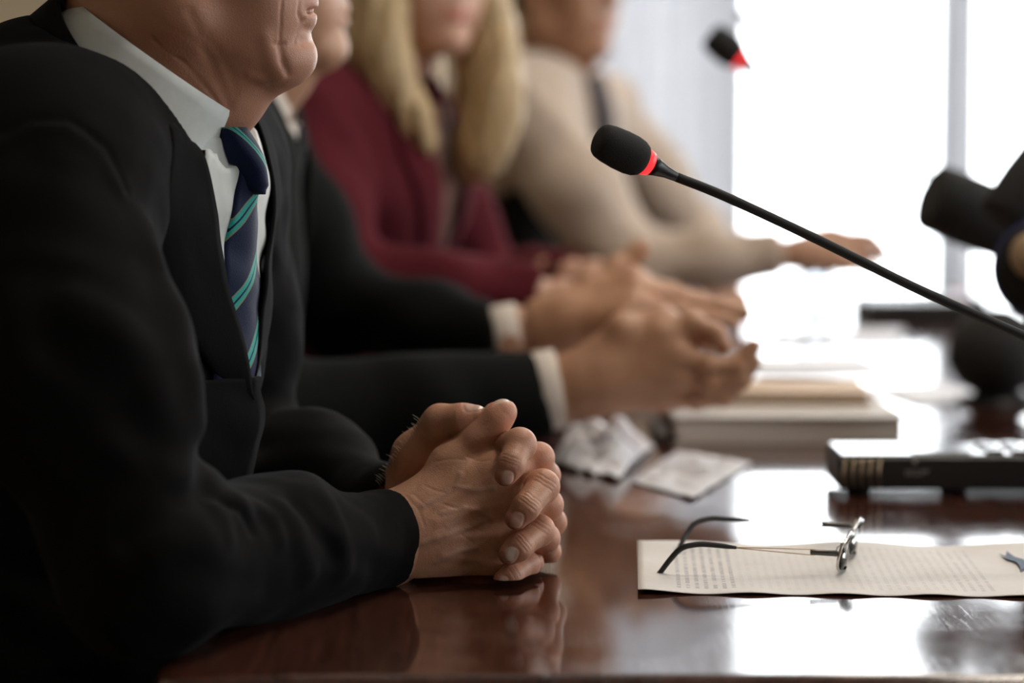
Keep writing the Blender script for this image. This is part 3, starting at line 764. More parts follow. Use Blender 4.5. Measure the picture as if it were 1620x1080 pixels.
# press microphones at the right edge
def capsule_mic(A, B, R, C_, label, flag=None, stand=True, foam='foam'):
    A, B, C_ = map(np.array, (A, B, C_)); d = unit(B - A); L = np.linalg.norm(B - A)
    e = thing('press_microphone', label, 'microphone', C_ if stand else B)
    G().lathe([(0, 0), (0, R*.78), (.02*L, R*.9), (.07*L, R*.97), (.5*L, R), (.9*L, R*.95), (.98*L, R*.8), (L, R*.45)], A, d, 36).obj('windscreen', M[foam], e, True)
    G().lathe([(0, R*.42), (.10, R*.36), (.13, R*.3)], B - d*.004, d, 24).obj('handle', M['blackplastic'], e, True)
    if flag:
        o_ = B + d*.012; g = G().lathe([(0, R*.5), (0, R*1.15), (.035, R*1.15), (.035, R*.5)], o_, d, 6); g.obj('microphone_flag', M['navy'], e, bevel=.002)
        s_ = unit(np.cross(d, (0, 0, 1))); s_ = s_ if s_[1] < 0 else -s_
        c = o_ + d*.0175 + s_*R*1.16
        up = unit(np.cross(s_, d)); u0 = np.array([d*.013, up*R*.5])
        V_ = [c + s_*k + sx*u0[0] + sy*u0[1] for k in (-.004, .0015) for sx, sy in ((-1, -1), (1, -1), (1, 1), (-1, 1))]
        mesh('printed_logo', V_, [(0, 3, 2, 1), (4, 5, 6, 7), (0, 1, 5, 4), (1, 2, 6, 5), (2, 3, 7, 6), (3, 0, 4, 7)], M['beigelogo'], e, False)
    tail = B + d*.12
    if stand:
        G().tube(smooth_path([tail, tail + d*.06 + V3(.02, 0, 0), C_ + V3(.01, 0, .20), C_ + V3(0, 0, .10), C_ + V3(0, 0, .012)], 8), .006, 14).obj('stand_rod', M['gunmetal'], e, True)
        G().lathe([(0, .06), (.006, .06), (.012, .05), (.014, .012)], C_, (0, 0, 1), 36).obj('stand_base', M['blackplastic'], e, True)
    return e
capsule_mic(at(1470, 310, 2.72), at(1600, 362, 2.74), .040, (.92, 2.80, TZ), 'large dark foam press microphone pointing left at the right edge')
capsule_mic(at(1592, 352, 2.60), at(1672, 238, 2.62), .036, (1.02, 2.52, TZ), 'upright dark press microphone cut by the right edge, above the blue-rimmed one')
e = thing('broadcast_microphone', 'black press microphone with navy rim and beige logo at the right edge', 'microphone', (at(1640, 0, 2.4)[0], 2.42, TZ))
c = at(1652, 425, 2.4); fw = unit((-.35, -.95, .12))
G().lathe([(-.03, 0), (-.03, .034), (-.02, .045), (.0, .048), (.02, .044), (.024, 0)], c, fw, 40).obj('microphone_head', M['foam'], e, True)
G().lathe([(-.008, .047), (-.006, .0515), (.006, .0515), (.008, .047), (.0, .045)], c, fw, 48).obj('rim_ring', M['navy'], e, True)
G().lathe([(.020, 0), (.020, .024), (.0262, .022), (.0262, 0)], c + V3(-.008, 0, .012), fw, 28).obj('printed_logo', M['beigelogo'], e, True)
G().tube(smooth_path([c + V3(.0, .01, -.045), c + V3(.002, .01, -.09), (c[0]+.01, 2.42, TZ+.06), (c[0]+.012, 2.42, TZ+.01)], 8), [.02] * 4 + [.013] * 21 if False else .016, 20).obj('handle', M['blackplastic'], e, True)
G().lathe([(0, .05), (.008, .05), (.016, .03), (.02, .018)], (c[0]+.012, 2.42, TZ), (0, 0, 1), 36).obj('stand_base', M['blackplastic'], e, True)
e = thing('desk_microphone', 'round black microphone ball low on the table at the right edge', 'microphone', (at(1600, 0, 2.95)[0], 2.95, TZ))
xb = at(1583, 0, 2.95)[0]
G().lathe([(0, 0), (.002, .025), (.014, .045), (.040, .058), (.068, .055), (.092, .040), (.104, .018), (.106, 0)], (xb, 2.95, TZ+.012), (0, 0, 1), 36).obj('microphone_head', M['foam'], e, True)
G().lathe([(0, .055), (.006, .055), (.014, .03), (.02, .02)], (xb+.01, 2.95, TZ), (0, 0, 1), 36).obj('stand_base', M['blackplastic'], e, True)
# ------------------------------------------------------------------ people
class Frame:
    """a body's own axes: forward, to its left, up"""
    def __init__(s, o, yaw, pitch=0, roll=0, sc_=1.0):
        y, p = yaw, pitch
        f = V3(math.cos(y)*math.cos(p), -math.sin(y)*math.cos(p), math.sin(p)); l = V3(math.sin(y), math.cos(y), 0)
        u = np.cross(f, l)
        cr, sr = math.cos(roll), math.sin(roll)
        l, u = l*cr + u*sr, u*cr - l*sr
        s.o = np.array(o, float); s.R = np.stack([f, l, u], 1); s.k = sc_
    def __call__(s, x, y, z): return s.o + s.R @ V3(x, y, z) * s.k
    def inv(s, P): return (P - s.o) @ s.R / s.k

def head_field(fr, old=False, neck=None, nr=.058, female=False):
    f = F(); k = fr.k; R = fr.R
    e = lambda c, r, kk: f.ell(fr(*c), np.array(r)*k, kk*k, R)
    c = lambda a, b, ra, rb, kk: f.cap(fr(*a), fr(*b), ra*k, rb*k, kk*k)
    e((-.018, 0, .040), (.096, .076, .088), .01)
    e((.030, 0, -.015), (.064, .062, .090), .03)
    e((.045, 0, .055), (.048, .062, .050), .03)
    for s_ in (1, -1):
        c((-.010, s_*.058, -.035), (.012, s_*.056, -.072), .016, .015, .035)         # ramus
        c((.012, s_*.053, -.074), (.074, s_*.016, -.104), .017, .016, .03)            # jaw
        e((.058, s_*.034, -.018), (.026, .024, .022), .03)                            # cheekbone
        e((.060, s_*.032, -.058), (.026, .022, .030), .025)
        c((.082, s_*.012, .030), (.070, s_*.040, .030), .009, .008, .014)             # brow
    e((.068, 0, -.060), (.030, .030, .030), .02)                                      # muzzle
    e((.078, 0, -.100), (.022, .022, .019), .012)                                     # chin
    c((.082, 0, .022), (.106, 0, -.020), .0085, .0100, .012)                          # nose
    e((.107, 0, -.023), (.012, .011, .010), .008)
    for s_ in (1, -1):
        e((.094, s_*.012, -.028), (.012, .008, .008), .008)
        g = F().ell(fr(.108, s_*.030, .013), np.array((.020, .018, .011))*k, 0, R)
        g = F().ell(fr(.098, s_*.031, .012), np.array((.017, .017, .011))*k, 0, R); f.sub(g, .014*k)
        e((.071, s_*.031, .012), (.0135, .0135, .0125), .003)                         # lid and eye
        # ear
        g = F().ell(fr(-.006, s_*.078, -.002), np.array((.018, .008, .031))*k, 0, R)
        g.sub(F().ell(fr(-.002, s_*.088, .004), np.array((.010, .008, .018))*k, 0, R), .004*k)
        g.ell(fr(.002, s_*.075, -.028), np.array((.009, .006, .010))*k, .006*k, R)
        f.uni(g, .006*k)
        f.sub(F().ell(fr(.099, s_*.0065, -.0335), np.array((.005, .003, .004))*k, 0, R), .002*k)
    # mouth
    for (x, z, r) in ((.0945, -.0605, .0060), (.0920, -.0720, .0070)):
        pts = [fr(x - .016*abs(t)**2.2, .025*t, z + (.0035*(1 if z > -.065 else -1))*0 - .0*t) for t in np.linspace(-1, 1, 9)]
        f.chain(pts, [r*k*(1-.45*abs(t)) for t in np.linspace(-1, 1, 9)], .006*k)
    pts = [fr(.1000 - .021*abs(t)**2, .027*t, -.0663 - .0022*abs(t)) for t in np.linspace(-1, 1, 9)]
    f.ridge(pts, .0020*k, -.0042*k)
    if old:
        for s_ in (1, -1):
            f.ridge([fr(.094, s_*.020, -.025), fr(.084, s_*.034, -.048), fr(.074, s_*.040, -.070)], .0035*k, -.0022*k)
            f.ridge([fr(.076, s_*.030, -.068), fr(.068, s_*.033, -.088)], .0028*k, -.0008*k)
    if neck is not None:
        a = fr(-.022, 0, -.045); f.chain([a, a*.45 + neck*.55, neck], [nr*.98, nr, nr*1.1], .035)
        if not female:
            m = fr(.035, 0, -.098)*.45 + neck*.55 + fr.R @ V3(.012, 0, 0)
            f.chain([fr(.040, 0, -.092), fr(.028, 0, -.125), m], [.020, .018, .014], .04)
    return f
def lips_attr(fr):
    def g(P):
        q = fr.inv(P); return np.clip(1.3 - np.sqrt(((q[:, 1])/.025)**2 + ((q[:, 2]+.0665)/.0085)**2), 0, 1) * (q[:, 0] > .06)
    return g

PROTO = {}
M['iris'] = mat('brown_iris', (.05, .03, .02), .15)
def eyes(fr, parent):
    for s_ in (1, -1):
        c, d = fr(.0735, s_*.031, .012), fr.R @ V3(1, 0, 0); k = fr.k
        o = G().lathe([(-.0125*math.cos(a)*k, .0125*math.sin(a)*k) for a in np.linspace(0, math.pi, 15)], c, d, 24).obj('eye', M['eye'], parent, True)
        G().lathe([(.0108*k, 0), (.0109*k, .0062*k), (.0120*k, .0046*k), (.0129*k, .0018*k), (.0130*k, 0)], c, d, 24).obj('iris', M['iris'], o, True)
def eyebrows(fr, hf, m, parent):
    for s_ in (1, -1):
        P0 = [fr(.16, s_*y, z) for y, z in ((.011, .030), (.020, .034), (.030, .0365), (.040, .034), (.047, .029))]
        P = march(hf, P0, [-(fr.R @ V3(1, 0, 0))]*5, 0, 60, False)
        G().tube(smooth_path(list(P), 5), [.0022 + .0018*math.sin(math.pi*i/20) for i in range(21)], 10).obj('eyebrow', m, parent, True)
def nmax(*a): return max(a)

# ---------- clasped hands of the near man, laid out on the photograph
def hand(pal, fingers, thumb, kp=.016):
    """palm field + thumb, each finger blended to the palm but not to its neighbours"""
    base = F(); base.uni(pal, 0); base.uni(thumb, .012)
    out = F(); 
    for fg in fingers:
        g = F(); g.uni(base, 0); g.uni(fg, kp); out.uni(g, .0006)
    return out
def finger(pts, rs, k=.004, bulge=1.05):
    g = F(); pts = [np.asarray(p, float) for p in pts]
    g.chain(pts, rs, k)
    for i in (1, 2):
        if i < len(pts) - 1: g.ell(pts[i], (rs[i]*bulge,)*3, k*1.2)
    return g
A = at
R_w = A(636, 848, 1.790)
mcR = [A(793, 748, 1.793), A(810, 796, 1.790), A(803, 848, 1.790), A(783, 892, 1.790)]
pR = F()
cmR = [A(668, 800, 1.792), A(662, 830, 1.790), A(664, 862, 1.790), A(668, 888, 1.790)]
for a_, b_, r1, r2 in zip(cmR, mcR, (.0185, .0195, .0185, .0150), (.0140, .0140, .0135, .0125)): pR.cap(a_, b_, r1, r2, .014)
pR.cap(A(612, 855, 1.789), A(668, 850, 1.790), .0285, .026, .03)
pR.cap(A(560, 868, 1.757), A(612, 855, 1.789), .027, .0285, .02)
fR = [finger([mcR[0], A(852, 724, 1.806), A(864, 752, 1.836), A(830, 766, 1.856)], [.0125, .0105, .0095, .008]),
      finger([mcR[1], A(866, 798, 1.806), A(874, 826, 1.838), A(835, 835, 1.858)], [.0125, .0106, .0095, .008]),
      finger([mcR[2], A(862, 851, 1.808), A(866, 872, 1.836), A(830, 878, 1.854)], [.0120, .0100, .009, .008]),
      finger([mcR[3], A(838, 890, 1.810), A(840, 902, 1.828), A(812, 905, 1.842)], [.0110, .0090, .008, .007])]
tR = F().chain([A(668, 805, 1.795), A(712, 735, 1.803), A(757, 690, 1.806), A(786, 662, 1.806), A(799, 650, 1.806)], [.017, .0140, .0108, .0102, .0082], .010)
HR = hand(pR, fR, tR, .014)
# far (left) hand
mcL = [A(765, 732, 1.862), A(785, 780, 1.866), A(783, 835, 1.864), A(765, 880, 1.860)]
pL = F()
for a_, b_, r1, r2 in zip([A(640, 790, 1.858), A(640, 820, 1.862), A(645, 850, 1.862), A(655, 875, 1.858)], mcL, (.018,)*4, (.0138, .0138, .013, .012)): pL.cap(a_, b_, r1, r2, .016)
pL.cap(A(600, 806, 1.870), A(650, 815, 1.862), .027, .024, .03)
pL.cap(A(545, 800, 1.90), A(600, 806, 1.870), .027, .027, .02)
fL = [finger([mcL[0], A(794, 706, 1.815), A(822, 703, 1.778), A(808, 736, 1.758), A(800, 751, 1.7555)], [.0125, .0105, .0112, .0098, .0084]),
      finger([mcL[1], A(838, 768, 1.812), A(858, 769, 1.783), A(831, 803, 1.758), A(817, 820, 1.7560)], [.0125, .0108, .0115, .0102, .0086]),
      finger([mcL[2], A(832, 838, 1.812), A(852, 839, 1.785), A(820, 866, 1.760), A(806, 876, 1.7575)], [.0120, .0104, .0108, .0096, .0083]),
      finger([mcL[3], A(815, 894, 1.815), A(832, 893, 1.790), A(808, 911, 1.765), A(796, 917, 1.7625)], [.0110, .0092, .0092, .0084, .0074])]
tL = F().chain([A(628, 800, 1.852), A(655, 718, 1.838), A(697, 668, 1.822), A(733, 664, 1.812), A(756, 658, 1.808)], [.017, .0150, .0120, .0104, .0074], .010)
HL = hand(pL, fL, tL, .014)
HH = F().uni(HR).uni(HL, .0004)
# tendons, veins and creases on the back of the near hand
for i, (a_, b_) in enumerate(zip([(690, 800), (690, 825), (692, 852), (700, 880)], [(775, 757), (790, 797), (785, 846), (768, 888)])):
    HH.ridge(onto(HR, [a_, ((a_[0]+b_[0])/2, (a_[1]+b_[1])/2), b_], 1.4), .0032, .0007)
veins = [[(668, 800), (700, 786), (722, 770), (728, 750)], [(700, 812), (735, 804), (760, 808), (778, 822)], [(668, 860), (705, 846), (740, 836), (765, 824)],
         [(690, 890), (725, 872), (752, 868)], [(722, 770), (752, 776), (780, 772)], [(705, 846), (722, 826), (735, 804)]]
veinpts = [onto(HR, resample(v, 7), 1.4) for v in veins]
for v in veinpts: HH.ridge(v, .0021, .00075)
for v in [[(700, 797), (722, 803), (738, 806)], [(706, 799), (724, 806)], [(672, 768), (690, 776), (704, 780)], [(630, 790), (650, 812), (662, 840)], [(622, 786), (640, 803), (654, 830)],
          [(642, 785), (662, 806), (672, 832)], [(655, 782), (674, 800)], [(738, 722), (760, 730), (775, 728)], [(690, 730), (712, 726), (735, 727)],
          [(672, 850), (688, 838), (704, 834)], [(676, 872), (694, 860)], [(730, 846), (748, 858)], [(742, 830), (760, 840)]]:
    HH.ridge(onto(HR, resample(v, 5), 1.4), .0010, -.00032)
# knuckle creases across the wrapped fingers
def crease(f, c, d, w, amp, sep, n):
    c = np.array(c, float); d = unit(d); q = np.array([-d[1], d[0]])
    for i in range(n):
        m = c + d * sep * (i - (n-1)/2)
        HH.ridge(onto(f, [m - q*w, m, m + q*w], 1.4), .0009, -amp)
gl_ = [fL[0], fL[1], fL[2], fL[3]]
crease(gl_[0], (808, 728), (-.35, 1), 14, .0005, 5, 3); crease(gl_[1], (839, 792), (-.6, .8), 15, .0006, 5, 4)
crease(gl_[2], (828, 858), (-.75, .65), 14, .0006, 5, 3); crease(gl_[3], (814, 905), (-.8, .5), 11, .0005, 4, 3)
crease(gl_[1], (862, 762), (-.3, .5), 16, .0004, 6, 3); crease(gl_[2], (856, 832), (-.3, .5), 14, .0004, 6, 3)
# finger nails: a flat oval let into the tip; found by a centre, a direction and a facing
NAILS = []
def nail(f, c, d, L_, W_, sink=.0006):
    p = onto(f, [c, (c[0]+d[0]*8, c[1]+d[1]*8)], 1.4); n_ = grad(f, np.array([p[0]]))[0]
    t = unit(p[1]-p[0]); t = unit(t - n_*(t@n_)); b = np.cross(n_, t); NAILS.append((p[0], t, b, n_, L_, W_))
nail(fL[0], (803, 757), (-.15, 1), .0062, .0050); nail(fL[1], (818, 823), (-.3, 1), .0066, .0052)
nail(fL[2], (810, 878), (-.4, .9), .0064, .0050); nail(fL[3], (796, 922), (-.2, 1), .0054, .0042)
def nail_dir(p, t, n_, L_, W_):
    n_ = unit(n_); t = unit(np.array(t) - n_*(np.array(t)@n_)); NAILS.append((np.array(p), t, np.cross(n_, t), n_, L_, W_))
nail_dir(A(790, 641, 1.806), (.6, 0, .75), (-.70, -.15, .62), .0080, .0062)
nail_dir(A(750, 641, 1.806), (1, 0, .2), (-.15, .05, 1), .0080, .0060)
def nail_q(P):
    best = np.full(len(P), 9.)
    for p, t, b, n_, L_, W_ in NAILS:
        q = P - p; x = q@t/L_; y = q@b/W_; z = np.abs(q@n_)/.0045
        best = np.minimum(best, np.maximum((np.abs(x)**2.6+np.abs(y)**2.6)**(1/2.6), z))
    return best
def nail_fn(P, d):
    m = np.abs(d) < .01
    if m.any():
        q = nail_q(P[m]); dd = d[m]; dd += .0005*np.exp(-((q-1.0)/.13)**2) - .0001*(q < .95); d[m] = dd
    return d
HH.fn(nail_fn)
def a_nail(P): return np.clip((1.0 - nail_q(P))/.10, 0, 1)
def a_tip(P):
    o = np.zeros(len(P))
    for p, t, b, n_, L_, W_ in NAILS:
        q = P - p; x = q@t/L_; y = q@b/W_
        o = np.maximum(o, np.clip((x-.62)/.1, 0, 1)*(np.abs(y) < 1)*(np.abs(q@n_) < .0045))
    return o*a_nail(P)
def a_red(P):
    o = np.zeros(len(P))
    for fg in fL + fR:
        for op in fg.ops:
            if op[0] == 'ell': o = np.maximum(o, .5*np.exp(-(np.linalg.norm(P-op[1], axis=1)/.015)**4))
    for p in (A(800, 752, 1.756), A(816, 824, 1.756), A(805, 880, 1.757), A(794, 920, 1.762), A(795, 655, 1.806), A(750, 660, 1.81)):
        o = np.maximum(o, .8*np.exp(-(np.linalg.norm(P-p, axis=1)/.014)**2))
    return o
def a_vein(P):
    o = np.zeros(len(P))
    for v in veinpts:
        for i in range(len(v)-1): o = np.maximum(o, np.exp(-(segd(P, v[i], v[i+1])[0]/.0026)**2))
    for p in (A(712, 765, 1.768), A(704, 770, 1.768)): o = np.maximum(o, .8*np.exp(-(np.linalg.norm(P-p, axis=1)/.006)**2))
    return o*.8

def joined(name, parts, m, parent):
    Vs, Qs, at_, n0 = [], [], {}, 0
    for Vt, Q, a in parts: Vs.append(Vt); Qs.append(Q + n0); n0 += len(Vt)
    keys = set(k for _, _, a in parts for k in a)
    print('JN', [len(p[0]) for p in parts], round(time.time()-T0, 1))
    for k in keys: at_[k] = np.concatenate([np.asarray(a.get(k, np.zeros(len(Vt)))) for Vt, Q, a in parts])
    return mesh(name, np.concatenate(Vs), np.concatenate(Qs), m, parent, attrs=at_)
zero = lambda P: np.zeros(len(P))

def sleeve(f, pts, rs, cut_p, cut_n, k=.03, wall=.0065, blend=.02, open_len=.05):
    """jacket sleeve whose last joint is an open cuff"""
    s_ = F().chain(pts, rs, k); n_ = unit(cut_n); e = np.array(pts[-1]); d = unit(e - np.array(pts[-2]))
    s_.cap(e, e + d*.05, rs[-1], rs[-1]*.98, .01)
    s_.plane(cut_p, n_, .0025)
    s_.sub(F().cap(e - d*open_len, e + d*.08, rs[-1]-wall-.001, rs[-1]-wall), .002)
    f.uni(s_, blend); return s_

def suit_torso(fr, hip, chest, neck, shR, shL, big=1.0, grow=0.0):
    """upper body from hips to shoulders; fr gives the axes only"""
    R = fr.R; f = F(); g = grow
    f.ell(hip, (.125*big+g, .175*big+g, .16+g), .05, R)
    f.ell(hip*.5 + chest*.5, (.122*big+g, .165*big+g, .19+g), .08, R)
    f.ell(chest, (.118*big+g, .172*big+g, .17+g), .08, R)
    f.cap(shR*.80 + neck*.20 , shL*.80 + neck*.20, .066+g, .066+g, .08)
    f.chain([neck, neck*.35 + shR*.65], [.062+g, .058+g], .05); f.chain([neck, neck*.35 + shL*.65], [.062+g, .058+g], .05)
    return f

def front_strip(name, f, fr, rows, off, thick, m, parent, n=40, mm=9, uvm=False, puff=None):
    """cloth lying on the front of a body. rows: (height z, left edge, right edge) in the body's lateral metres"""
    rows = np.array(rows, float); zz = resample(rows, n)
    O, s_ = [], []
    for i in range(n):
        for j in range(mm):
            t = j/(mm-1); lat = zz[i, 1]*(1-t) + zz[i, 2]*t
            base = fr.o + fr.R[:, 1]*lat; O.append(V3(base[0], base[1], zz[i, 0]) + V3(fr.R[0, 0], fr.R[1, 0], 0)*.45); s_.append(lat)
    D = np.tile(-unit(V3(fr.R[0, 0], fr.R[1, 0], 0)), (len(O), 1))
    P = march(f, O, D, 0, 90, False); Nn = grad(f, P, .004)
    P = P.reshape(n, mm, 3); Nn = Nn.reshape(n, mm, 3)
    for _ in range(6 if name == 'lapel' else 0):
        P[1:-1] = P[1:-1]*.4 + (P[:-2] + P[2:])*.3; Nn[1:-1] = Nn[1:-1]*.4 + (Nn[:-2] + Nn[2:])*.3
        P[0, :, :2] = P[1, :, :2]*2 - P[2, :, :2]
    P = P.reshape(-1, 3); Nn = Nn.reshape(-1, 3); Nn = Nn/np.linalg.norm(Nn, axis=1, keepdims=True)
    t = np.tile(np.linspace(0, 1, mm), n); i_ = np.repeat(np.linspace(0, 1, n), mm)
    o_ = off if puff is None else off + puff(i_, t)
    P = P + Nn*np.asarray(o_).reshape(-1, 1) if np.ndim(o_) else P + Nn*o_
    uv = np.stack([-np.array(s_), P[:, 2]], 1).reshape(n, mm, 2)
    return shell(name, P.reshape(n, mm, 3), Nn.reshape(n, mm, 3), thick, m, parent, uv if uvm else None)

def collar_band(name, fr, nb, na, r0, r1, z0, z1, a0, a1, m, parent, thick=.0015, n=60, mm=8, tip=None):
    """turned-down shirt collar round a neck axis nb->na, from angle a0 to a1 (0 = front, + = its left)"""
    S = np.zeros((n, mm, 3)); Nn = np.zeros((n, mm, 3)); ax = unit(na-nb)
    f_ = unit(fr.R[:, 0] - ax*(fr.R[:, 0]@ax)); l_ = np.cross(ax, f_)
    for i in range(n):
        a = a0 + (a1-a0)*i/(n-1)
        for j in range(mm):
            t = j/(mm-1); fr_ = max(0, 1-abs(a)/1.1)
            top = z1(a); bot = z0(a); h = top + (bot-top)*t; r = r1 + (r0-r1)*t
            aa = a + (tip(a)*t if tip else 0)
            d = math.cos(aa)*f_ + math.sin(aa)*l_
            S[i, j] = nb + ax*h + d*r; Nn[i, j] = unit(d + ax*.3)
    return shell(name, S, Nn, thick, m, parent)
H3 = lambda x, y, z: V3(x, y, z)
def lower_body(e, fr, hip, cloth, shoe='gloss', h=.012):
    """trousers and shoes under the table"""
    t = F()
    t.ell(hip, (.13, .175, .11), .02, fr.R)
    feet = []
    for s_ in (1, -1):
        o = hip + fr.R[:, 1]*s_*.095
        k = o + fr.R[:, 0]*.40 + V3(0, 0, -.04); k[2] = .50; a = k + fr.R[:, 0]*-.04; a[2] = .10
        t.chain([o, k], [.085, .060], .05); t.chain([k, a], [.060, .048], .03)
        feet.append(a)
    lo = np.minimum.reduce([hip-.3] + [q-.15 for q in feet]); hi = np.maximum.reduce([hip+.3] + [q+.15 for q in feet])
    lo[2] = .02; hi[2] = hip[2] + .14
    fmesh('trousers', t, lo, hi, h, M[cloth], e)
    for a in feet:
        s = F().cap(a + V3(0, 0, -.045), V3(a[0], a[1], .04) + fr.R[:, 0]*.16, .045, .032, .02); s.plane((0, 0, .008), (0, 0, -1), .004)
        fmesh('shoe', s, a - .25, a + .25, .008, M[shoe], e)
def armfield(f, pts, rs, k=.03): return f.chain([np.asarray(p, float) for p in pts], rs, k)

def hairpiece(fr, mt, parent, long=None, line=.02, thick=.008, h=.004, recede=0):
    f = F(); k = fr.k
    f.ell(fr(-.020, 0, .044), np.array((.100+thick, .079+thick, .090+thick))*k, 0, fr.R)
    f.ell(fr(.030, 0, .062), np.array((.060+thick, .066+thick, .052+thick))*k, .03*k, fr.R)
    f.fn(lambda P, d: d + .0022*noise(P, .012, 3, 5) + .002*noise(P, .03, 5, 4))
    n1 = unit(fr.R @ V3(1, 0, -.75)); f.plane(fr(.078-recede, 0, .055), n1, .006)
    n2 = unit(fr.R @ V3(.75, 0, -1)); f.plane(fr(-.030, 0, -.040), n2, .008)
    f.uni(F().cap(fr(-.085, 0, .0), fr(-.075, 0, -.055), .030*k, .02*k, 0), .03)
    if long: 
        for (pts, rs) in long: f.uni(F().chain(pts, rs, .02), .025)
        f.fn(lambda P, d: d + .0035*noise(P*np.array((1, 1, .25)), .02, 7, 6))
    a = [o[1] for o in f.ops if o[0] == 'ell']
    lo, hi = fr.o - .2*k, fr.o + .2*k
    if long:
        for pts, rs in long:
            for p in pts: lo = np.minimum(lo, np.array(p)-.06); hi = np.maximum(hi, np.array(p)+.06)
    return fmesh('hair', f, lo, hi, h, mt, parent)

# ======== 1: the man in the foreground
YAW1 = .30
fr1 = Frame((-.300, 1.83, 1.0), YAW1)
nk1 = H3(-.287, 1.83, 1.075); ch1 = H3(-.318, 1.835, .965); hp1 = H3(-.385, 1.84, .60)
sR1 = H3(-.330, 1.640, 1.068); sL1 = H3(-.262, 2.020, 1.065)
eR1 = at(232, 925, 1.550); eR1[2] = TZ + .056
eL1 = H3(-.240, 2.06, .805)
wR1 = A(600, 857, 1.778); wL1 = A(590, 806, 1.876)
p1 = thing('person', 'man in a dark suit with striped tie resting his clasped hands on the table', 'person', (hp1[0], hp1[1], 0))
hd1 = Frame((-.2480, 1.812, 1.2410), .06, .02, 0, 1.0)
hf1 = head_field(hd1, True, H3(-.278, 1.826, 1.085), .0600)
# jowl, wrinkles and chin fold read off the photograph
for pts, w_, am in ([[(446, -10), (444, 25), (443, 60), (441, 80)], .0012, -.0013], [[(443, 72), (445, 95), (454, 116)], .0030, -.0016], [[(487, 20), (478, 36), (470, 52), (466, 66)], .0016, -.0011],
                    [[(474, 0), (471, 20), (476, 34)], .0018, -.0012], [[(498, 62), (490, 66), (478, 66)], .0035, -.0014], [[(430, 68), (440, 72), (452, 70)], .0014, -.0008], [[(460, 70), (468, 71), (478, 74)], .0012, -.0006],
                    [[(330, 60), (350, 90), (365, 120), (372, 150)], .004, -.0006], [[(300, 20), (330, 90), (352, 140), (362, 168)], .0045, -.0009], [[(240, 60), (290, 98), (330, 143), (350, 170)], .0015, -.0010],
                    [[(250, 30), (300, 60), (340, 100)], .003, -.0003], [[(420, 60), (430, 95), (440, 118)], .006, .0016], [[(395, 118), (420, 128), (448, 122)], .004, .0012]):
    hf1.ridge(onto(hf1, pts, 1.4), w_, am)
bt1 = suit_torso(fr1, hp1 + V3(0, 0, .05), ch1, nk1 + V3(0, 0, -.03), sR1, sL1, .86, -.008)
armfield(bt1, [sR1, eR1, wR1, A(628, 852, 1.785)], [.045, .036, .030, .026]); armfield(bt1, [sL1, eL1, wL1], [.045, .036, .028])
bt1.uni(F().chain([nk1 + V3(0, 0, -.02), hd1(-.022, 0, -.06)], [.058, .057]), .02)
V1, Q1 = polygonize(hf1, hd1.o - V3(.16, .12, .175), hd1.o + V3(.16, .12, .15), .0014)
V2, Q2 = polygonize(bt1, (-.60, 1.45, .48), (.0, 2.2, 1.13), .008)
V3_, Q3 = polygonize(HH, A(596, 940, 1.70)*np.array((1, 0, 1)) + V3(0, 1.71, 0), A(892, 628, 1.8)*np.array((1, 0, 1)) + V3(0, 1.905, 0), .00075)
la1 = lips_attr(hd1)
joined('body', [(V1, Q1, {'red': la1(V1)*.5, 'head_shade': np.full(len(V1), .8)}), (V2, Q2, {}), (V3_, Q3, {'nail': a_nail(V3_), 'nailtip': a_tip(V3_), 'red': a_red(V3_), 'vein': a_vein(V3_)})], M['skin'], p1)  # mask paints shade into the head colour, hands stay plain
eyes(hd1, p1); eyebrows(hd1, hf1, M['hair_grey'], p1)
rh = random.Random(5); M['pale_hair'] = mat('pale_hair', (.75, .68, .58), .5); g = G()
line = resample([(604, 772), (618, 745), (634, 716), (650, 694), (668, 668)], 26); base_ = onto(HL, [(x-2, y-2) for x, y in line], 1.4)
for b_ in base_:
    b_ = np.array(b_); L_ = rh.uniform(.004, .0085); d_ = unit(V3(-.55+rh.uniform(-.3, .3), rh.uniform(-.4, .2), .75+rh.uniform(-.3, .2)))
    g.tube([b_, b_ + d_*L_*.5, b_ + unit(d_ + V3(-.35, 0, .1))*L_], [.00017, .00014, .00005], 5)
g.obj('wrist_hair', M['pale_hair'], p1, True)
hairpiece(hd1, M['hair_grey'], p1, recede=.03)
lower_body(p1, fr1, hp1, 'suit')
# jacket
cax = unit(fr1.R @ V3(.56, 0, .83)); cn = A(250, 100, 1.805)
J1 = suit_torso(fr1, hp1 + V3(0, 0, .06), ch1, nk1 + V3(0, 0, -.012), sR1, sL1, 1.0)
J1.ell(H3(-.345, 1.825, 1.050), (.080, .145, .125), .05, fr1.R)
J1.sub(F().cap(cn - cax*.034, cn + cax*.2, .090, .11, 0), .006)
J0 = J1; JF = F().uni(J0); J1 = F().uni(J0)
J1.chain([sR1, sR1*.45 + eR1*.55 + V3(-.005, -.015, 0), eR1], [.076, .068, .058], .04)
J1.chain([sL1, sL1*.45 + eL1*.55, eL1], [.070, .062, .052], .04)
s1_ = sleeve(J1, [eR1, eR1*.45 + wR1*.55 + V3(0, 0, .003), wR1], [.056, .0480, .0365], A(626, 858, 1.785), (.52, .78, .33), blend=.03)
s2_ = sleeve(J1, [eL1, eL1*.4 + wL1*.6 + V3(0, 0, .008), wL1], [.054, .047, .036], A(618, 795, 1.862), (.60, -.78, .05), blend=.03)
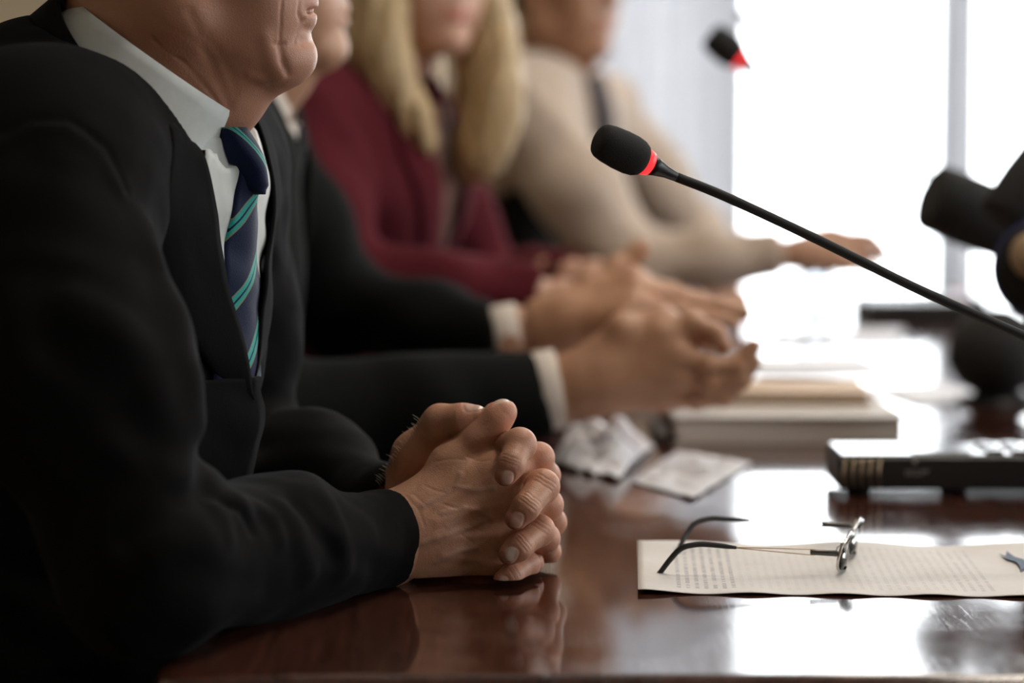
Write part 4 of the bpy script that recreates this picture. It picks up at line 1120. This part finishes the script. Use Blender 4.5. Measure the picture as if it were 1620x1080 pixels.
# belly falls back from the table edge
J1.sub(F().cap(nk1*0 + cn - cax*.034, cn + cax*.2, .090, .11, 0), .006)
def folds1(P, d):
    m = np.abs(d) < .02
    if m.any():
        Q = P[m]; u = .0042*noise(Q*np.array((1, 1, .55)), .15, 11, 5) + .0020*noise(Q, .06, 12, 5); dd = d[m]; dd += u*np.clip((1.12 - Q[:, 2])/.06, .3, 1); d[m] = dd
    return d
J1.fn(folds1); JF.fn(folds1)
for pts, w_, am in ([[(335, 800), (350, 830), (358, 850)], .007, .0055], [[(372, 796), (400, 803), (428, 822), (440, 850)], .007, .0060], [[(352, 800), (378, 812), (398, 836)], .005, -.0055],
                    [[(445, 806), (470, 850), (490, 905)], .010, .0050], [[(470, 798), (505, 840), (530, 880)], .007, -.0045], [[(520, 800), (540, 850), (545, 900)], .010, .0035], [[(250, 880), (320, 840), (380, 800)], .012, .0060], [[(200, 850), (270, 800), (330, 770)], .010, -.0060],
                    [[(330, 660), (320, 720), (330, 790)], .010, -.0060], [[(235, 380), (270, 470), (292, 560), (310, 660)], .016, .0070],
                    [[(110, 470), (190, 520), (250, 600)], .014, .004], [[(90, 560), (180, 620), (240, 720)], .014, -.004], [[(0, 215), (50, 190), (110, 190), (170, 235), (200, 300)], .0028, -.0030], [[(0, 228), (50, 203), (105, 203), (160, 246), (188, 300)], .006, .0022],
                    [[(300, 330), (325, 430), (335, 520)], .012, .0040]):
    J1.ridge(onto(J1, pts, 1.2), w_, am)
jk1 = fmesh('suit_jacket', J1, (-.62, 1.40, .50), (.01, 2.20, 1.26), .0027, M['suit'], p1)
lapR = [(1.108, -.079, -.090), (1.085, -.080, -.116), (1.045, -.066, -.140), (1.015, -.056, -.138), (.985, -.040, -.118), (.94, -.022, -.075), (.90, -.006, -.030), (.885, .002, -.006)]
lapL = [(z, -a, -b) for z, a, b in lapR]
puffR = lambda i, t: .0105*(1-t)**.7*np.clip(i*3, 0, 1) + .0003
puffL = lambda i, t: .0065*(1-t)**.7*np.clip(i*3, 0, 1) + .0003
front_strip('lapel', JF, fr1, [(z, a, b) for z, a, b in lapR], .0002, .0026, M['suit'], jk1, 50, 12, puff=puffR)
front_strip('lapel', JF, fr1, lapL, .0002, .0026, M['suit'], jk1, 50, 12, puff=puffL)
front_strip('front_panel', JF, fr1, [(.905, -.09, .004), (.88, -.09, .014), (.85, -.09, .016), (.81, -.09, .008), (.785, -.09, -.012)], .0012, .0026, M['suit'], jk1, 36, 12, puff=lambda i, t: .0105*t**1.5)
YK = F().chain([nk1 + V3(.01, 0, -.07), cn - cax*.014], [.078, .0700], .02); YK.plane(cn - cax*.014, cax, .002)
fmesh('shirt_yoke', YK, nk1 - .16, cn + .12, .0028, M['shirt'], p1)
front_strip('shirt', JF, fr1, [(1.100, -.050, .050), (1.05, -.070, .070), (1.0, -.054, .054), (.95, -.030, .030), (.90, -.010, .010)], .0014, .0012, M['shirt'], p1, 60, 20, puff=lambda i, t: .0008*np.sin(i*23 + t*9))
tie1 = front_strip('necktie', JF, fr1, [(1.060, -.014, .014), (1.03, -.022, .022), (.97, -.032, .032), (.91, -.040, .040), (.875, -.042, .042)], .0, .0022, M['tie'], p1, 50, 12, True,
                   puff=lambda i, t: .0016 + .006*np.sin(np.pi*t)*(1-.3*i))
G().lathe([(0, 0), (0, .006), (.002, .0075), (.0035, .006), (.0035, 0)], np.array(march(JF, [fr1.o*np.array((1, 1, 0)) + V3(0, 0, .868) + fr1.R[:, 0]*.4], [-fr1.R[:, 0]], 0, 90, False)[0]) + fr1.R[:, 0]*.003, fr1.R[:, 0], 24).obj('button', M['blackplastic'], jk1, True)
# knot
def knot(top, bot, fr, w0, w1, dp, m, parent):
    n_, k_ = 16, 28; V_, uv = [], []; ax = bot - top; f_, l_ = fr.R[:, 0], fr.R[:, 1]
    for i in range(n_):
        t = i/(n_-1); wd_ = (w0*(1-t) + w1*t)*(.72 + .28*math.sin(math.pi*min(1, t*1.4+.1)))*(1 if t < .88 else math.sqrt(max(.12, 1-((t-.88)/.12)**2)))
        de = dp*(.75 + .5*math.sin(math.pi*t))*(1 if t < .88 else .8)
        for j in range(k_):
            a = 2*math.pi*j/k_; x = math.copysign(abs(math.cos(a))**.8, math.cos(a)); y = math.copysign(abs(math.sin(a))**.9, math.sin(a))
            V_.append(top + ax*t + l_*x*wd_ + f_*y*de); uv.append((-x*wd_*2.2, .012 + t*.062))
    Fc = [(i*k_+j, i*k_+(j+1) % k_, (i+1)*k_+(j+1) % k_, (i+1)*k_+j) for i in range(n_-1) for j in range(k_)] + [tuple(range(k_))[::-1], tuple((n_-1)*k_+j for j in range(k_))]
    return mesh('tie_knot', V_, Fc, m, parent, True, uv=np.array(uv))
kc = march(JF, [fr1.o*np.array((1, 1, 0)) + V3(0, 0, 1.040) + fr1.R[:, 0]*.4], [-fr1.R[:, 0]], 0, 90, False)[0]
cf = unit(fr1.R[:, 0] - cax*(fr1.R[:, 0]@cax))
kt, kb_ = cn + cf*.076 - cax*.006, kc + fr1.R[:, 0]*.010; print('knot', kt, kb_)
knot(kt, kb_, fr1, .019, .013, .012, M['tie'], tie1)
two = 2*math.pi
sgn = lambda a: min(a, two-a)
collar_band('shirt_collar', fr1, cn, cn + cax, .0985, .0695, lambda a: -.042 - .040*math.exp(-((sgn(a)-.25)/.50)**2), lambda a: .003 + .014*abs(math.sin(a)), .10, two-.10, M['shirt'], p1, .0022, 90, 10,
            tip=lambda a: (.42*math.exp(-sgn(a)/.45))*(1 if a < math.pi else -1))
collar_band('jacket_collar', fr1, cn, cn + cax, .113, .0845, lambda a: -.076, lambda a: -.010 - .018*math.cos(a), .70, two-.62, M['suit'], jk1, .0045, 80, 8)
collar_band('shirt_neckband', fr1, cn, cn + cax, .078, .068, lambda a: -.072, lambda a: -.002, .0, two, M['shirt'], p1, .0012, 60, 6)

# ======== 2: the second man, in a black suit, gesturing with both hands
YAW2 = .06
fr2 = Frame((-.340, 2.50, 1.0), YAW2)
nk2 = H3(-.310, 2.50, 1.105); ch2 = H3(-.345, 2.505, .985); hp2 = H3(-.400, 2.51, .60)
sR2 = H3(-.335, 2.305, 1.085); sL2 = H3(-.310, 2.695, 1.085)
eR2 = A(395, 668, 2.34); eL2 = H3(-.20, 2.80, .88)
wR2 = A(872, 622, 2.43); wL2 = A(800, 536, 2.63)
p2 = thing('person', 'man in a black suit behind the first, gesturing open-handed with a pen', 'person', (hp2[0], hp2[1], 0))
hd2 = Frame((-.2710, 2.50, 1.270), .03, .02, 0, 1.0)
hf2 = head_field(hd2, False, H3(-.292, 2.50, 1.11), .056)
# hands
def simple_hand(wr, mcs, rs, fingers, th, wrad, fore):
    p = F()
    for m_, r_ in zip(mcs, rs): p.cap(wr + (m_-wr)*.22, m_, r_*1.25, r_, .014)
    p.cap(wr, wr + (sum(mcs)/len(mcs)-wr)*.3, wrad, wrad*.95, .03); p.cap(fore, wr, wrad*1.02, wrad, .02)
    return hand(p, fingers, th, .014)
mR2 = [A(1046, 532, 2.415), A(1064, 560, 2.41), A(1066, 594, 2.41), A(1048, 626, 2.415)]
fR2 = [finger([mR2[0], A(1098, 512, 2.41), A(1132, 528, 2.40), A(1146, 548, 2.395)], [.0125, .0105, .0095, .0080]),
       finger([mR2[1], A(1122, 580, 2.39), A(1168, 582, 2.385), A(1192, 548, 2.385)], [.0125, .0108, .0098, .0082]),
       finger([mR2[2], A(1126, 606, 2.39), A(1172, 600, 2.385), A(1192, 572, 2.385)], [.0125, .0106, .0095, .0080]),
       finger([mR2[3], A(1102, 632, 2.40), A(1144, 628, 2.39), A(1170, 606, 2.39)], [.0115, .0095, .0086, .0072])]
tR2 = F().chain([A(930, 580, 2.425), A(985, 522, 2.42), A(1050, 505, 2.43), A(1108, 528, 2.42), A(1122, 540, 2.415)], [.018, .0150, .0115, .0098, .008], .01)
HR2 = simple_hand(A(905, 612, 2.43), mR2, [.0185, .018, .018, .015], fR2, tR2, .0275, wR2)
mL2 = [A(1000, 446, 2.62), A(1008, 464, 2.60), A(1003, 486, 2.58), A(985, 506, 2.57)]
fL2 = [finger([mL2[0], A(1060, 462, 2.63), A(1110, 476, 2.63), A(1148, 486, 2.63)], [.0125, .0105, .0092, .0078]),
       finger([mL2[1], A(1080, 476, 2.60), A(1135, 486, 2.60), A(1178, 494, 2.60)], [.0125, .0105, .0092, .0078]),
       finger([mL2[2], A(1072, 492, 2.58), A(1120, 502, 2.58), A(1160, 510, 2.58)], [.0120, .0100, .0090, .0076]),
       finger([mL2[3], A(1040, 516, 2.57), A(1080, 522, 2.57), A(1110, 520, 2.57)], [.0110, .0090, .0080, .007])]
tL2 = F().chain([A(885, 500, 2.63), A(930, 452, 2.64), A(975, 424, 2.65), A(1010, 398, 2.66), A(1018, 392, 2.66)], [.018, .015, .0115, .0098, .008], .01)
HL2 = simple_hand(A(845, 524, 2.63), mL2, [.0165, .017, .017, .015], fL2, tL2, .0265, wL2)
HB2 = F().uni(HR2).uni(HL2, .0004)
bt2 = suit_torso(fr2, hp2 + V3(0, 0, .05), ch2, nk2 + V3(0, 0, -.03), sR2, sL2, .86, -.008)
armfield(bt2, [sR2, eR2, wR2, A(905, 612, 2.43)], [.045, .036, .030, .027]); armfield(bt2, [sL2, eL2, wL2, A(845, 524, 2.63)], [.045, .036, .028, .026])
Va, Qa = polygonize(hf2, hd2.o - V3(.16, .12, .18), hd2.o + V3(.16, .12, .15), .0028)
Vb, Qb = polygonize(bt2, (-.62, 2.15, .48), (.10, 2.95, 1.16), .009)
Vc, Qc = polygonize(HB2, A(840, 690, 2.37)*np.array((1, 0, 1)) + V3(0, 2.36, 0), A(1215, 380, 2.6)*np.array((1, 0, 1)) + V3(0, 2.69, 0), .0020)
joined('body', [(Va, Qa, {'red': lips_attr(hd2)(Va)*.8}), (Vb, Qb, {}), (Vc, Qc, {'red': zero(Vc), 'vein': zero(Vc)})], M['skin2'], p2)
eyes(hd2, p2); eyebrows(hd2, hf2, M['hair_brown'], p2); hairpiece(hd2, M['hair_brown'], p2, h=.005); lower_body(p2, fr2, hp2, 'suit2')
J2 = suit_torso(fr2, hp2 + V3(0, 0, .06), ch2, nk2 + V3(0, 0, -.012), sR2, sL2, 1.0)
J2.ell(nk2 + V3(-.08, 0, -.03), (.07, .15, .11), .05, fr2.R)
J2.chain([sR2, sR2*.45 + eR2*.55, eR2], [.074, .064, .056], .04); J2.chain([sL2, sL2*.45 + eL2*.55, eL2], [.070, .062, .052], .04)
sleeve(J2, [eR2, eR2*.45 + wR2*.55, wR2], [.056, .050, .0440], A(862, 630, 2.43), (.96, .05, .25), blend=.03, wall=.011)
sleeve(J2, [eL2, eL2*.45 + wL2*.55, wL2], [.052, .046, .0400], A(785, 536, 2.63), (.97, -.1, .1), blend=.03, wall=.011)
cax2 = unit(fr2.R @ V3(.40, 0, .92)); cn2 = H3(-.290, 2.50, 1.148)
J2.sub(F().cap(cn2 - cax2*.032, cn2 + cax2*.2, .086, .10, 0), .006)
def folds2(P, d):
    m = np.abs(d) < .02
    if m.any(): dd = d[m]; dd += .0035*noise(P[m], .12, 21, 5); d[m] = dd
    return d
J2.fn(folds2)
jk2 = fmesh('suit_jacket', J2, (-.62, 2.15, .50), (.10, 2.95, 1.26), .0055, M['suit2'], p2)
for s_ in (1, -1):
    front_strip('lapel', J2, fr2, [(1.13, -.070*s_, -.120*s_), (1.10, -.050*s_, -.130*s_), (1.05, -.028*s_, -.130*s_), (1.0, -.018*s_, -.105*s_), (.93, -.008*s_, -.06*s_), (.89, -.0*s_, -.01*s_)], .002, .003, M['suit2'], jk2, 36, 8, puff=lambda i, t: .008*(1-t)*np.clip(i*3, 0, 1))
front_strip('shirt', J2, fr2, [(1.125, -.05, .05), (1.08, -.045, .045), (1.0, -.022, .022), (.91, -.006, .006)], .0006, .001, M['shirt2'], p2, 30, 10)
front_strip('necktie', J2, fr2, [(1.095, -.014, .014), (1.05, -.024, .024), (.97, -.034, .034), (.90, -.040, .040)], .001, .002, M['lining'], p2, 30, 8, puff=lambda i, t: .004*np.sin(np.pi*t))
collar_band('shirt_collar', fr2, cn2, cn2 + cax2, .088, .068, lambda a: -.038 - .020*math.exp(-((sgn(a)-.30)/.45)**2), lambda a: .006, .10, two-.10, M['shirt2'], p2, .002, 60, 8,
            tip=lambda a: (.40*math.exp(-sgn(a)/.45))*(1 if a < math.pi else -1))
collar_band('jacket_collar', fr2, cn2, cn2 + cax2, .108, .088, lambda a: -.070, lambda a: -.022 - .010*math.cos(a), .75, two-.75, M['suit2'], jk2, .0045, 50, 6)
def cuff(a, b, r, m, parent):
    """open shirt cuff: a hollow band between two points"""
    a, b = np.array(a), np.array(b); d = unit(b-a); L = np.linalg.norm(b-a)
    G().lathe([(0, r-.003), (0, r), (L*.5, r+.0008), (L-.001, r+.0004), (L, r-.001), (L-.001, r-.0028), (0, r-.003)], a, d, 48).obj('shirt_cuff', m, parent, True)
cuff(A(838, 622, 2.43), A(886, 614, 2.432), .0405, M['shirt2'], p2)
cuff(A(772, 536, 2.63), A(822, 528, 2.632), .0345, M['shirt2'], p2)
pen = thing('pen', 'slim ballpoint pen with shiny tip held between thumb and forefinger', 'pen', A(1128, 541, 2.40))
pa, pb = A(1108, 535, 2.430), A(1148, 557, 2.390); pd = unit(pb-pa); pL = np.linalg.norm(pb-pa)
G().lathe([(-.055, 0), (-.055, .0035), (pL*.8, .0042), (pL*.8, 0)], pa, pd, 20).obj('barrel', M['whitepaint'], pen, True)
G().lathe([(pL*.8, 0), (pL*.8, .0042), (pL*.95, .0028), (pL, .0006), (pL, 0)], pa, pd, 20).obj('pen_tip', M['chrome'], pen, True)

# ======== 3: the woman in burgundy
fr3 = Frame((-.190, 3.12, 1.0), .38)
nk3 = H3(-.165, 3.12, 1.140); ch3 = H3(-.195, 3.12, 1.00); hp3 = H3(-.27, 3.13, .60)
sR3 = H3(-.285, 2.955, 1.100); sL3 = H3(-.140, 3.290, 1.095)
eR3 = A(530, 458, 2.90); eL3 = H3(-.03, 3.36, .86)
wR3 = A(858, 472, 2.92); wL3 = A(905, 440, 3.12)
p3 = thing('person', 'blonde woman in a burgundy jacket between the black-suited man and the one in beige', 'person', (hp3[0], hp3[1], 0))
hd3 = Frame((-.118, 3.10, 1.300), .98, -.06, 0, .95)
hf3 = head_field(hd3, False, nk3, .046, True)
bt3 = suit_torso(fr3, hp3 + V3(0, 0, .05), ch3, nk3 + V3(0, 0, -.04), sR3, sL3, .80, -.010)
armfield(bt3, [sR3, eR3, wR3], [.038, .032, .026]); armfield(bt3, [sL3, eL3, wL3], [.038, .032, .026])
def lax_hand(w_, dirx, up_, s_=1.0, curl=.35, r=.88):
    """relaxed hand: from the wrist along dirx, palm facing away from up_"""
    x = unit(dirx); u = unit(np.array(up_) - x*(np.array(up_)@x)); b = np.cross(x, u)*s_
    P = lambda a, c, e: w_ + (x*a + b*c + u*e)*r
    mcs = [P(.085, .030, 0), P(.090, .010, .002), P(.086, -.010, .001), P(.078, -.028, -.003)]
    fs = []
    for (m_, L_, sp__) in zip(mcs, (.075, .083, .077, .060), (.06, .02, -.03, -.08)):
        pts = [m_]; ang = curl*.5; dcur = unit(x + b*sp__)
        for q_, fr__ in zip((.48, .30, .22), (1, 1.6, 1.4)):
            pts.append(pts[-1] + (dcur*math.cos(ang) - u*math.sin(ang))*L_*q_*r); ang += curl*fr__*.8
        fs.append(finger(pts, [.0105*r, .0092*r, .0085*r, .0072*r]))
    th = F().chain([P(.02, .018, -.004), P(.052, .044, -.012), P(.080, .056, -.020), P(.100, .058, -.028)], [.016*r, .0125*r, .0100*r, .0078*r], .01)
    p = F()
    for m_, rr in zip(mcs, (.013, .013, .0125, .0115)): p.cap(w_ + (m_-w_)*.2, m_, rr*1.25*r, rr*r, .014)
    p.cap(w_ - x*.05, w_ + x*.01, .024*r, .024*r, .02)
    return hand(p, fs, th, .014)
hR3 = lax_hand(wR3 + V3(.015, 0, 0), (1, .15, -.08), (0, -.5, .86), -1, .35); hL3 = lax_hand(wL3 + V3(.015, 0, 0), (1, -.4, -.1), (0, .3, .95), 1, .4)
HB3 = F().uni(hR3).uni(hL3)
Va, Qa = polygonize(hf3, hd3.o - V3(.15, .16, .18), hd3.o + V3(.15, .16, .15), .003)
Vb, Qb = polygonize(bt3, (-.42, 2.80, .48), (.30, 3.50, 1.17), .010)
Vc, Qc = polygonize(HB3, np.minimum(wR3, wL3) - .08, np.maximum(wR3, wL3) + V3(.24, .12, .10), .0026)
joined('body', [(Va, Qa, {'red': lips_attr(hd3)(Va)*1.0}), (Vb, Qb, {}), (Vc, Qc, {'red': zero(Vc), 'vein': zero(Vc)})], M['skin3'], p3)
eyes(hd3, p3); eyebrows(hd3, hf3, M['hair_blond'], p3); lower_body(p3, fr3, hp3, 'lining')
hs = []
rs_ = np.random.RandomState(3)
for k_, (sx, y0, z0) in enumerate([(1, .072, 0), (-1, -.072, 0)]):
    for q_ in range(5):
        a_ = hd3(-.02 + .014*q_, y0*(1.0 + .06*math.sin(q_)), .03 - .005*q_)
        b_ = hd3(.005 + .014*q_, y0*1.20, -.10)
        c_ = hd3(.03 + .016*q_, y0*(1.05 + .10*math.sin(q_*2.)), -.19)
        d_ = hd3(.050 + .012*q_, y0*(.72 + .10*math.cos(q_*1.7)), -.262 - .012*(q_ % 3))
        if sx < 0: c_ = hd3(.015 + .014*q_, y0*1.05, -.16); d_ = hd3(.050 + .010*q_, y0*.50, -.235)
        hs.append((smooth_path([a_, b_, c_, d_], 4), list(np.interp(np.linspace(0, 1, 13), [0, .3, .7, 1], [.018, .020, .016, .008]))))
for q_ in range(5):
    y_ = -.05 + .025*q_
    hs.append((smooth_path([hd3(-.09, y_, .03), hd3(-.10, y_*1.1, -.08), hd3(-.095, y_*1.3, -.19), hd3(-.09, y_*1.3, -.27)], 3), [.028, .03, .03, .03, .03, .03, .026, .022, .018, .012]))
hairpiece(hd3, M['hair_blond'], p3, long=hs, thick=.014, h=.0038, recede=.004)
J3 = suit_torso(fr3, hp3 + V3(0, 0, .06), ch3, nk3 + V3(0, 0, -.035), sR3, sL3, .92, -.002)
J3.ell(ch3 + fr3.R @ V3(.055, .065, .01), (.06, .06, .06), .05, fr3.R); J3.ell(ch3 + fr3.R @ V3(.055, -.065, .01), (.06, .06, .06), .05, fr3.R)
J3.chain([sR3, sR3*.45 + eR3*.55, eR3], [.070, .066, .056], .04); J3.chain([sL3, sL3*.45 + eL3*.55, eL3], [.060, .052, .046], .04)
sleeve(J3, [eR3, eR3*.45 + wR3*.55, wR3], [.054, .048, .037], wR3 + V3(-.002, 0, 0), (1, 0, 0), blend=.03, wall=.008)
sleeve(J3, [eL3, eL3*.45 + wL3*.55, wL3], [.046, .042, .034], wL3 + V3(-.002, 0, 0), unit(wL3-eL3), blend=.03, wall=.008)
J3.sub(F().cap(nk3 + V3(0, 0, .01), nk3 + V3(0, 0, .2), .062, .12, 0), .01)
J3.fn(lambda P, d: d + .0045*noise(P, .11, 31, 5)*(np.abs(d) < .03))
jk3 = fmesh('jacket', J3, (-.42, 2.80, .50), (.30, 3.50, 1.22), .0065, M['burgundy'], p3)
for s_ in (1, -1):
    front_strip('lapel', J3, fr3, [(1.13, -.055*s_, -.090*s_), (1.06, -.050*s_, -.105*s_), (.98, -.030*s_, -.075*s_), (.88, -.004*s_, -.02*s_)], .002, .004, M['burgundy'], jk3, 30, 8, puff=lambda i, t: .008*(1-t)*np.clip(i*3, 0, 1))
front_strip('blouse', J3, fr3, [(1.12, -.052, .052), (1.06, -.050, .050), (.98, -.032, .032), (.90, -.01, .01)], .001, .001, M['blouse'], p3, 30, 8)

# ======== 4: the person in beige
fr4 = Frame((.035, 4.05, 1.0), .45)
nk4 = H3(.060, 4.05, 1.155); ch4 = H3(.040, 4.06, 1.00); hp4 = H3(-.05, 4.08, .60)
sR4 = H3(.005, 3.865, 1.130); sL4 = H3(.155, 4.210, 1.110)
eR4 = A(1000, 420, 3.78); eL4 = H3(.33, 4.25, .90)
wR4 = A(1236, 402, 3.74); wL4 = A(1130, 440, 4.10)
p4 = thing('person', 'person in a beige knit top reaching one hand out before the bright window', 'person', (hp4[0], hp4[1], 0))
hd4 = Frame((.085, 4.03, 1.325), .75, -.02, 0, 1.0)
hf4 = head_field(hd4, False, nk4, .052)
bt4 = suit_torso(fr4, hp4 + V3(0, 0, .05), ch4, nk4 + V3(0, 0, -.04), sR4, sL4, .84, -.008)
armfield(bt4, [sR4, eR4, wR4], [.042, .034, .028]); armfield(bt4, [sL4, eL4, wL4], [.042, .034, .028])
hR4 = lax_hand(wR4 + V3(.012, 0, .0), (1, .1, .06), (0, -.75, .66), -1, .30, 1.0); hL4 = lax_hand(wL4 + V3(.015, 0, 0), unit(wL4-eL4), (0, 0, 1), 1, .4)
HB4 = F().uni(hR4).uni(hL4)
Va, Qa = polygonize(hf4, hd4.o - V3(.16, .16, .18), hd4.o + V3(.16, .16, .15), .0035)
Vb, Qb = polygonize(bt4, (-.25, 3.6, .48), (.50, 4.45, 1.18), .011)
Vc, Qc = polygonize(HB4, np.minimum(wR4, wL4) - .14, np.maximum(wR4, wL4) + V3(.24, .12, .12), .0032)
joined('body', [(Va, Qa, {'red': lips_attr(hd4)(Va)*.8}), (Vb, Qb, {}), (Vc, Qc, {'red': zero(Vc), 'vein': zero(Vc)})], M['skin4'], p4)
eyes(hd4, p4); eyebrows(hd4, hf4, M['hair_brown'], p4); hairpiece(hd4, M['hair_brown'], p4, h=.006); lower_body(p4, fr4, hp4, 'lining')
J4 = suit_torso(fr4, hp4 + V3(0, 0, .06), ch4, nk4 + V3(0, 0, -.02), sR4, sL4, 1.02, .004)
J4.plane((0, 0, .985), (.30, 0, -1), .01)
J4.chain([sR4, sR4*.45 + eR4*.55, eR4], [.074, .068, .056], .04); J4.chain([sL4, sL4*.45 + eL4*.55, eL4], [.068, .060, .050], .04)
sleeve(J4, [eR4, eR4*.45 + wR4*.55, wR4], [.054, .046, .036], wR4 + V3(-.002, 0, 0), (1, 0, .1), blend=.03, wall=.009)
sleeve(J4, [eL4, eL4*.45 + wL4*.55, wL4], [.050, .044, .036], wL4, unit(wL4-eL4), blend=.03, wall=.009)
J4.fn(lambda P, d: d + .005*noise(P, .12, 41, 5)*(np.abs(d) < .03))
T4 = suit_torso(fr4, hp4 + V3(0, 0, .06), ch4, nk4 + V3(0, 0, -.02), sR4, sL4, .97, -.002)
fmesh('black_top', T4, (-.20, 3.6, .50), (.35, 4.45, 1.12), .009, M['black_cloth'], p4)
jk4 = fmesh('sweater', J4, (-.25, 3.6, .50), (.50, 4.45, 1.24), .0075, M['beige'], p4)
front_strip('scarf', J4, fr4, [(1.17, -.03, .03), (1.12, -.035, .025), (1.04, -.03, .012), (.94, -.022, .006)], .001, .010, M['scarf'], p4, 30, 8, puff=lambda i, t: .010*np.sin(np.pi*t))

# ======== chairs (upright black conference chairs)
def chair_parts(o, yaw, label, back_h):
    e = thing('conference_chair', label, 'chair', (o[0], o[1], 0), 'black conference chairs along the table')
    R = np.array([[math.cos(yaw), math.sin(yaw), 0], [-math.sin(yaw), math.cos(yaw), 0], [0, 0, 1]]); c = V3(o[0], o[1], 0)
    def bb(lo, hi): return G().box(np.array(lo)+c, np.array(hi)+c, R, c)
    bb((-.20, -.22, .43), (.26, .22, .475)).obj('seat', M['black_cloth'], e, bevel=.018, seg=3)
    bb((-.275, -.21, .56), (-.235, .21, back_h)).obj('backrest', M['black_cloth'], e, bevel=.016, seg=3)
    for x in (-.18, .23):
        for y in (-.19, .19): bb((x-.012, y-.012, 0), (x+.012, y+.012, .43)).obj('leg', M['gunmetal'], e, bevel=.003)
    for y in (-.17, .17): bb((-.255, y-.012, .44), (-.236, y+.012, .60)).obj('back_support', M['gunmetal'], e, bevel=.003)
    return e
chair_parts((hp1[0]+.02, hp1[1]), YAW1, 'black chair under the nearest man with the striped tie', .92)
chair_parts((hp2[0]+.02, hp2[1]), YAW2, 'black chair under the gesturing man in black', .92)
chair_parts((hp3[0]+.02, hp3[1]), .55, 'black chair under the blonde woman in burgundy', .90)
chair_parts((hp4[0]+.01, hp4[1]), .45, 'black chair whose dark back shows between the burgundy jacket and the beige sleeve', 1.00)
